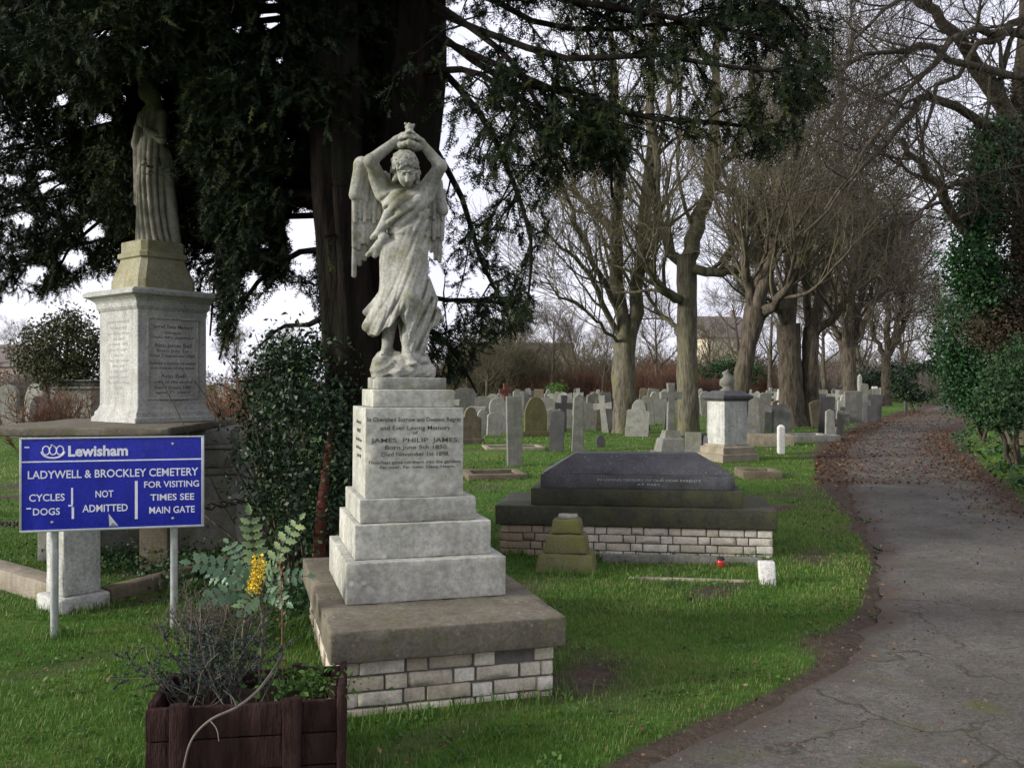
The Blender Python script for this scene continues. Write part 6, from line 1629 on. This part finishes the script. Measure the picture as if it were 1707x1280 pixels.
for (px, py, d, x1, y1, d1, sag, n_, ll, tn) in ((432, 980, 4.65, 416, 858, 4.55, .01, 8, .075, .72), (432, 985, 4.65, 318, 938, 4.5, .045, 8, .075, .34), (430, 990, 4.65, 345, 1000, 4.45, .03, 7, .07, .28), (436, 980, 4.65, 500, 866, 4.75, .03, 7, .065, .85), (436, 985, 4.65, 512, 960, 4.6, .03, 6, .06, .30),
                                                 (434, 990, 4.62, 402, 1018, 4.4, .02, 6, .07, .55), (434, 985, 4.65, 380, 905, 4.8, .03, 7, .065, .40), (436, 985, 4.65, 466, 930, 4.5, .02, 6, .06, .58), (430, 985, 4.7, 350, 960, 4.9, .04, 7, .07, .30), (436, 990, 4.62, 478, 1005, 4.5, .02, 6, .06, .45)):
    pinnate(at(px, py, d) - mb, at(x1, y1, d1) - mb, sag, n_, ll, tn, face + r.normal(size=3) * .25)
lf.build('leaves', M['mahonia'], mh); stm.build('stems', M['twig_brown'], mh)
for k in range(4):
    a_, b_ = at(416 + 4 * k, 985, 4.52) - mb, at(430 + 6 * (k - 1), 925 + 12 * (k % 2), 4.50) - mb
    cc = a_ + (b_ - a_) * np.repeat(np.linspace(0, 1, 22), 5)[:, None] + r.normal(size=(110, 3)) * .0075
    v_, q_, t__ = leaf_quads(r, cc, .0115, .5, .3, .8); flw.add(v_, q_)
flw.build('flowers', M['flower'], mh)

pb = np.array([-1.20, 3.60, .33])
ps = thing('straggling_shrub', 'straggling grey-green shrub with bare twigs growing in the wooden planter', 'plant', tuple(pb))
n_ = 46
P0 = np.stack([r.normal(-.02, .07, n_), r.normal(0, .05, n_), np.full(n_, -.03)], -1)
Ps, Rs = grow(r, P0, np.stack([r.normal(-.05, .55, n_), r.normal(0, .4, n_), np.ones(n_) * .9], -1), r.uniform(.16, .42, n_), .0035, 6, .15, .02, .4)
acc = Acc(); V, q = tubes(Ps, Rs, 4); acc.add(V, q)
o_, d_, rp, _, t_ = spawn(r, Ps, Rs, 8, .2, 1, rad(25), rad(70))
P2s, R2s = grow(r, o_, d_, r.uniform(.04, .13, len(o_)), .0016, 4, .15, .02, .5); V, q = tubes(P2s, R2s, 3); acc.add(V, q); acc.build('twigs', M['twig_grey'], ps)
lo, ld, _, _, _ = spawn(r, P2s, R2s, 26, .1, 1, rad(30), rad(80))
m_ = (lo[:, 2] < .24 + .10 * r.rand(len(lo)))
lo = lo[m_]
acc = Acc(); v_, q_, t__ = leaf_quads(r, lo, .017, np.clip(r.normal(.42, .22, len(lo)), 0, 1), .3, .4); acc.add(v_, q_, tint=t__); acc.build('foliage', M['heather'], ps)
# green weeds along the back of the planter
wd = thing('green_weeds', 'fresh green weeds sprouting at the right end of the planter', 'plant', (-.86, 3.68, .33))
cc = r.normal(size=(420, 3)) * [.10, .08, .025] + [0, 0, .035]
acc = Acc(); v_, q_, t__ = leaf_quads(r, cc, .028, np.clip(r.normal(.4, .2, 420), 0, 1), .8, .6); acc.add(v_, q_, tint=t__); acc.build('foliage', M['weed'], wd)
P0 = np.stack([r.normal(0, .08, 24), r.normal(0, .06, 24), np.full(24, -.02)], -1)
Ps, Rs = grow(r, P0, np.stack([r.normal(0, .3, 24), r.normal(0, .3, 24), np.ones(24)], -1), r.uniform(.06, .15, 24), .002, 4, .1); V, q = tubes(Ps, Rs, 3); Acc().add(V, q).build('stems', M['weed'], wd)
# pale dead bramble arching over the front of the planter, a thin cane behind
V, q = tubes(smooth_line([at(455, 1120, 3.62), at(430, 1150, 3.45), at(395, 1178, 3.32), at(350, 1200, 3.26), at(318, 1236, 3.24), at(302, 1300, 3.23)], 30), np.linspace(.006, .004, 30), 5)
acc = Acc().add(V, q)
for (a1, b1) in (((430, 1150, 3.45), (470, 1090, 3.5)), ((395, 1178, 3.32), (372, 1150, 3.3)), ((350, 1200, 3.26), (365, 1235, 3.22))):
    V, q = tubes(smooth_line([at(*a1), (at(*a1) + at(*b1)) / 2 + [.008, 0, .006], at(*b1)], 8), np.linspace(.003, .0015, 8), 4); acc.add(V, q)
tag(acc.build('bramble', M['twig_grey']), 'pale dead bramble arching down over the front of the planter', 'branch')
V, q = tubes(smooth_line([at(472, 1160, 3.75), at(470, 1080, 3.85), at(470, 1000, 3.95), at(466, 930, 4.0)], 16), np.linspace(.0045, .002, 16), 5)
acc = Acc().add(V, q)
cc = np.concatenate([smooth_line([at(471, 1120, 3.8), at(470, 1000, 3.95), at(466, 940, 4.0)], 40)] * 2) + r.normal(size=(80, 3)) * .012
v_, q_, t__ = leaf_quads(r, cc, .018, .4, .2, .6); acc.add(v_, q_, tint=t__)
tag(acc.build('thin_cane', M['twig_red']), 'thin upright cane with withered leaves between the mahonia and the angel slab', 'plant')
# bare twiggy bush by the right sign post
tb_ = at(352, 1078, 5.3)
tbo = thing('bare_bush', 'small bare brown bush at the foot of the right sign post', 'shrub', (tb_[0], tb_[1], float(gz(tb_[0], tb_[1]))))
n_ = 34
P0 = np.stack([r.normal(0, .08, n_), r.normal(0, .06, n_), np.full(n_, -.02)], -1)
Ps, Rs = grow(r, P0, np.stack([r.normal(0, .5, n_), r.normal(0, .4, n_), np.ones(n_)], -1), r.uniform(.2, .42, n_), .004, 6, .14, .02, .4)
acc = Acc(); V, q = tubes(Ps, Rs, 4); acc.add(V, q); twigs(acc, r, Ps, Rs, 6, (.07, .16), 4, (.04, .09), 0, up=.02, rmin=.0016); acc.build('twigs', M['twig_brown'], tbo)
lo, _, _, _, _ = spawn(r, Ps, Rs, 16, .3, 1, .3, 1); acc = Acc(); v_, q_, t__ = leaf_quads(r, lo + r.normal(size=lo.shape) * .03, .018, np.clip(r.normal(.5, .2, len(lo)), 0, 1), .2, .5); acc.add(v_, q_, tint=t__); acc.build('dead_foliage', M['dead_foliage'], tbo)

# ================================================================== GRASS, LITTER, IVY
r = np.random.RandomState(3)
FOOT = [(ang, 0.04, 1.12, 0.04, 1.82), (bt, 0.03, 2.53, 0.03, 0.97), (pl, -.02, .76, .0, .46)]
def free(x, y):
    m = (x < path_l(y) + edge_wob(y, .7) + .03) | (x > path_r(y) + edge_wob(y, 2.1) - .03)
    for o_, a_, b_, c_, e_ in FOOT:
        cz, sz = math.cos(o_.rotation_euler[2]), math.sin(o_.rotation_euler[2])
        dx, dy = x - o_.location[0], y - o_.location[1]
        u, v_ = dx * cz + dy * sz, -dx * sz + dy * cz
        m &= ~((u > a_) & (u < b_) & (v_ > c_) & (v_ < e_))
    return m
def blades(n_, y0, y1, hgt, wid, power=1.0, lo=-1.0):
    y = y0 + (y1 - y0) * r.rand(n_) ** power
    lim = (CX + 60) / F_PX
    x = (r.rand(n_) * 2 - 1) * lim * y
    P = np.stack([x, y, 0 * x], -1)
    cl = wob(P, 3.0, 5) * .5 + .5
    dd = dirt(x, y)
    m = free(x, y) & (dd < r.uniform(.12, .85, n_)) & (cl > r.uniform(-.4, .5, n_))
    x, y, cl = x[m], y[m], cl[m]; n2_ = len(x)
    b0 = np.stack([x, y, gz(x, y) - .004], -1)
    ph = r.rand(n2_) * 6.283
    ln = np.stack([np.cos(ph), np.sin(ph), 0 * ph], -1) * r.uniform(.15, .9, (n2_, 1))
    hh = hgt * r.uniform(.45, 1.25, n2_) * (.65 + .6 * cl)
    sd = np.stack([-np.sin(ph), np.cos(ph), 0 * ph], -1) * (wid * r.uniform(.7, 1.3, n2_))[:, None]
    m1 = b0 + np.array([0, 0, .6]) * hh[:, None] + ln * (hh * .28)[:, None]
    tp = b0 + np.array([0, 0, .92]) * hh[:, None] + ln * (hh * .85)[:, None]
    V_ = np.stack([b0 - sd, b0 + sd, m1 + sd * .75, m1 - sd * .75, tp], 1).reshape(-1, 3)
    k_ = np.arange(n2_)[:, None] * 5
    tn = np.clip(.42 + .55 * wob(np.stack([x, y, 0 * x], -1), .9, 11) * .5 + r.normal(0, .20, n2_) + .5 * (r.rand(n2_) > .95) + .12 * (cl - .5) + .12 * sstep(9, 20, y), 0, 1)
    return V_, k_ + np.array([[0, 1, 2, 3]]), k_ + np.array([[3, 2, 4]]), np.repeat(tn, 5)
acc = Acc()
for args in ((110000, 3.2, 6.5, .034, .0019, 1.0), (120000, 6.0, 11, .038, .0030, .9), (80000, 10.5, 22, .045, .006, .9), (50000, 21, 60, .06, .016, .9)):
    V_, Q_, T_, tn = blades(*args); acc.add(V_, Q_, T_, tn)
kind(acc.build('grass', M['grass']), 'stuff', 'short green lawn grass around the graves')
# longer tufts against the stone bases
tc = []
for (o_, pts) in ((ang, [(0.0, .02), (.3, .0), (.6, .01), (.9, .02), (1.12, .05), (1.15, .5), (1.15, 1.0), (-.02, .3), (-.02, .8), (-.02, 1.3), (-.03, 1.7)]), (bt, [(0.2, -.02), (.9, 0), (1.5, 0), (2.3, 0), (2.55, .3), (2.55, .8)])):
    for u_, v__ in pts:
        cz, sz = math.cos(o_.rotation_euler[2]), math.sin(o_.rotation_euler[2])
        tc.append((o_.location[0] + u_ * cz - v__ * sz, o_.location[1] + u_ * sz + v__ * cz))
for p_ in ((-2.88, 5.58), (-2.15, 5.75), (-3.0, 6.3), (-3.3, 6.35), (-1.5, 3.4), (-1.5, 3.7), (-.58, 3.6), (2.02, 6.98), (.4, 7.3), (.7, 7.35), (-2.5, 6.9), (-2.2, 6.7), (-1.8, 6.6)): tc.append(p_)
tc = np.repeat(np.array(tc), 110, 0) + r.normal(size=(len(tc) * 110, 2)) * [.10, .07]
m = free(tc[:, 0], tc[:, 1]); tc = tc[m]; n_ = len(tc)
b0 = np.stack([tc[:, 0], tc[:, 1], gz(tc[:, 0], tc[:, 1]) - .004], -1); ph = r.rand(n_) * 6.283; hh = r.uniform(.04, .11, n_)
ln = np.stack([np.cos(ph), np.sin(ph), 0 * ph], -1) * r.uniform(.2, .9, (n_, 1)); sd = np.stack([-np.sin(ph), np.cos(ph), 0 * ph], -1) * .0026
m1 = b0 + np.array([0, 0, .6]) * hh[:, None] + ln * (hh * .28)[:, None]; tp = b0 + np.array([0, 0, .9]) * hh[:, None] + ln * (hh * .85)[:, None]
k_ = np.arange(n_)[:, None] * 5
kind(Acc().add(np.stack([b0 - sd, b0 + sd, m1 + sd * .75, m1 - sd * .75, tp], 1).reshape(-1, 3), k_ + np.array([[0, 1, 2, 3]]), k_ + np.array([[3, 2, 4]]), np.repeat(np.clip(r.normal(.45, .2, n_), 0, 1), 5)).build('long_grass', M['grass']), 'stuff', 'longer grass tufts against the stone bases')

def scatter(n_, fn, size):
    x, y = fn(n_)
    z = np.where((x > path_l(y)) & (x < path_r(y)), .022, gz(x, y) + .016)
    C = np.stack([x, y, z + r.uniform(0, .012, len(x))], -1)
    return leaf_quads(r, C, size, np.clip(r.normal(.45, .25, len(x)), 0, 1), 2.2, .62)
def near_left(n_):
    y = 4 + 26 * r.rand(n_) ** .8; return path_l(y) + r.normal(-.12, .16 + .035 * np.clip(y - 8, 0, 20), n_), y
def near_right(n_):
    y = 8.5 + 22 * r.rand(n_) ** .8; return path_r(y) + r.normal(-.15, .35, n_), y
def lawn(n_):
    y = 3.4 + 14 * r.rand(n_); x = (r.rand(n_) * 2 - 1) * .6 * y; return x, y
def far_edge(n_):
    y = 14 + 40 * r.rand(n_) ** 1.2; u_ = r.rand(n_); return path_l(y) - .5 + (path_r(y) - path_l(y) + .6) * np.where(r.rand(n_) > .45, u_ ** 2.2, u_), y
def lawn2(n_):
    y = 3.4 + 8 * r.rand(n_) ** 1.3; x = (r.rand(n_) * 2 - 1) * .6 * y; m = dirt(x, y) > r.uniform(.0, .6, n_); return x[m], y[m]
def field(n_):
    y = 9 + 26 * r.rand(n_); x = (r.rand(n_) * 1.1 - .45) * .6 * y; m = x < path_l(y); return x[m], y[m]
acc = Acc()
for n_, fn, s_ in ((1900, near_left, .032), (4200, near_right, .042), (900, lawn, .030), (6500, lawn2, .016), (6500, far_edge, .065), (1500, field, .05)):
    v_, q_, t__ = scatter(n_, fn, s_); acc.add(v_, q_, tint=t__)
kind(acc.build('fallen_leaves', M['litter']), 'stuff', 'brown fallen leaves along both edges of the path')
n_ = 420
y = 3.4 + 9 * r.rand(n_); x = (r.rand(n_) * 2 - 1) * .6 * y; m = free(x, y); x, y = x[m], y[m]
cx_ = np.repeat(x, 12) + r.normal(0, .035, len(x) * 12); cy_ = np.repeat(y, 12) + r.normal(0, .035, len(x) * 12)
acc = Acc(); v_, q_, t__ = leaf_quads(r, np.stack([cx_, cy_, gz(cx_, cy_) + r.uniform(.012, .035, len(cx_))], -1), .030, np.clip(np.repeat(r.normal(.22, .15, len(x)), 12) + r.normal(0, .1, len(cx_)), 0, 1), 1.4, .6); acc.add(v_, q_, tint=t__)
kind(acc.build('lawn_weeds', M['weed']), 'stuff', 'broad-leaved weeds scattered through the lawn')
# ivy carpet on the bank
n_ = 9000
y = r.uniform(11, 27, n_); x = path_r(y) + r.uniform(.2, 4.2, n_)
cl = wob(np.stack([x, y, 0 * x], -1), 1.1, 19)
m = (cl > -.25 + .9 * (r.rand(n_) - .5)) & (x < .64 * y)
x, y = x[m], y[m]
acc = Acc(); v_, q_, t__ = leaf_quads(r, np.stack([x, y, gz(x, y) + r.uniform(.03, .16, len(x))], -1), .085, np.clip(r.normal(.5, .2, len(x)), 0, 1), .9, .8); acc.add(v_, q_, tint=t__)
kind(acc.build('ground_ivy', M['ivy']), 'stuff', 'ivy and low leaves covering the bank right of the path')
# weeds and ivy at the foot of the plot left of the yew
n_ = 5200
c_ = np.array([(-2.0, 6.7), (-2.5, 7.3), (-1.7, 6.5), (-1.4, 6.0), (-2.9, 7.6), (-3.6, 8.0)])[r.randint(6, size=n_)]
x, y = c_[:, 0] + r.normal(0, .28, n_), c_[:, 1] + r.normal(0, .28, n_)
acc = Acc(); v_, q_, t__ = leaf_quads(r, np.stack([x, y, gz(x, y) + np.abs(r.normal(0, .09, n_))], -1), .036, np.clip(r.normal(.4, .22, n_), 0, 1), .7, .75); acc.add(v_, q_, tint=t__)
kind(acc.build('undergrowth', M['ivy']), 'stuff', 'low ivy and weeds under the yew left of the angel')
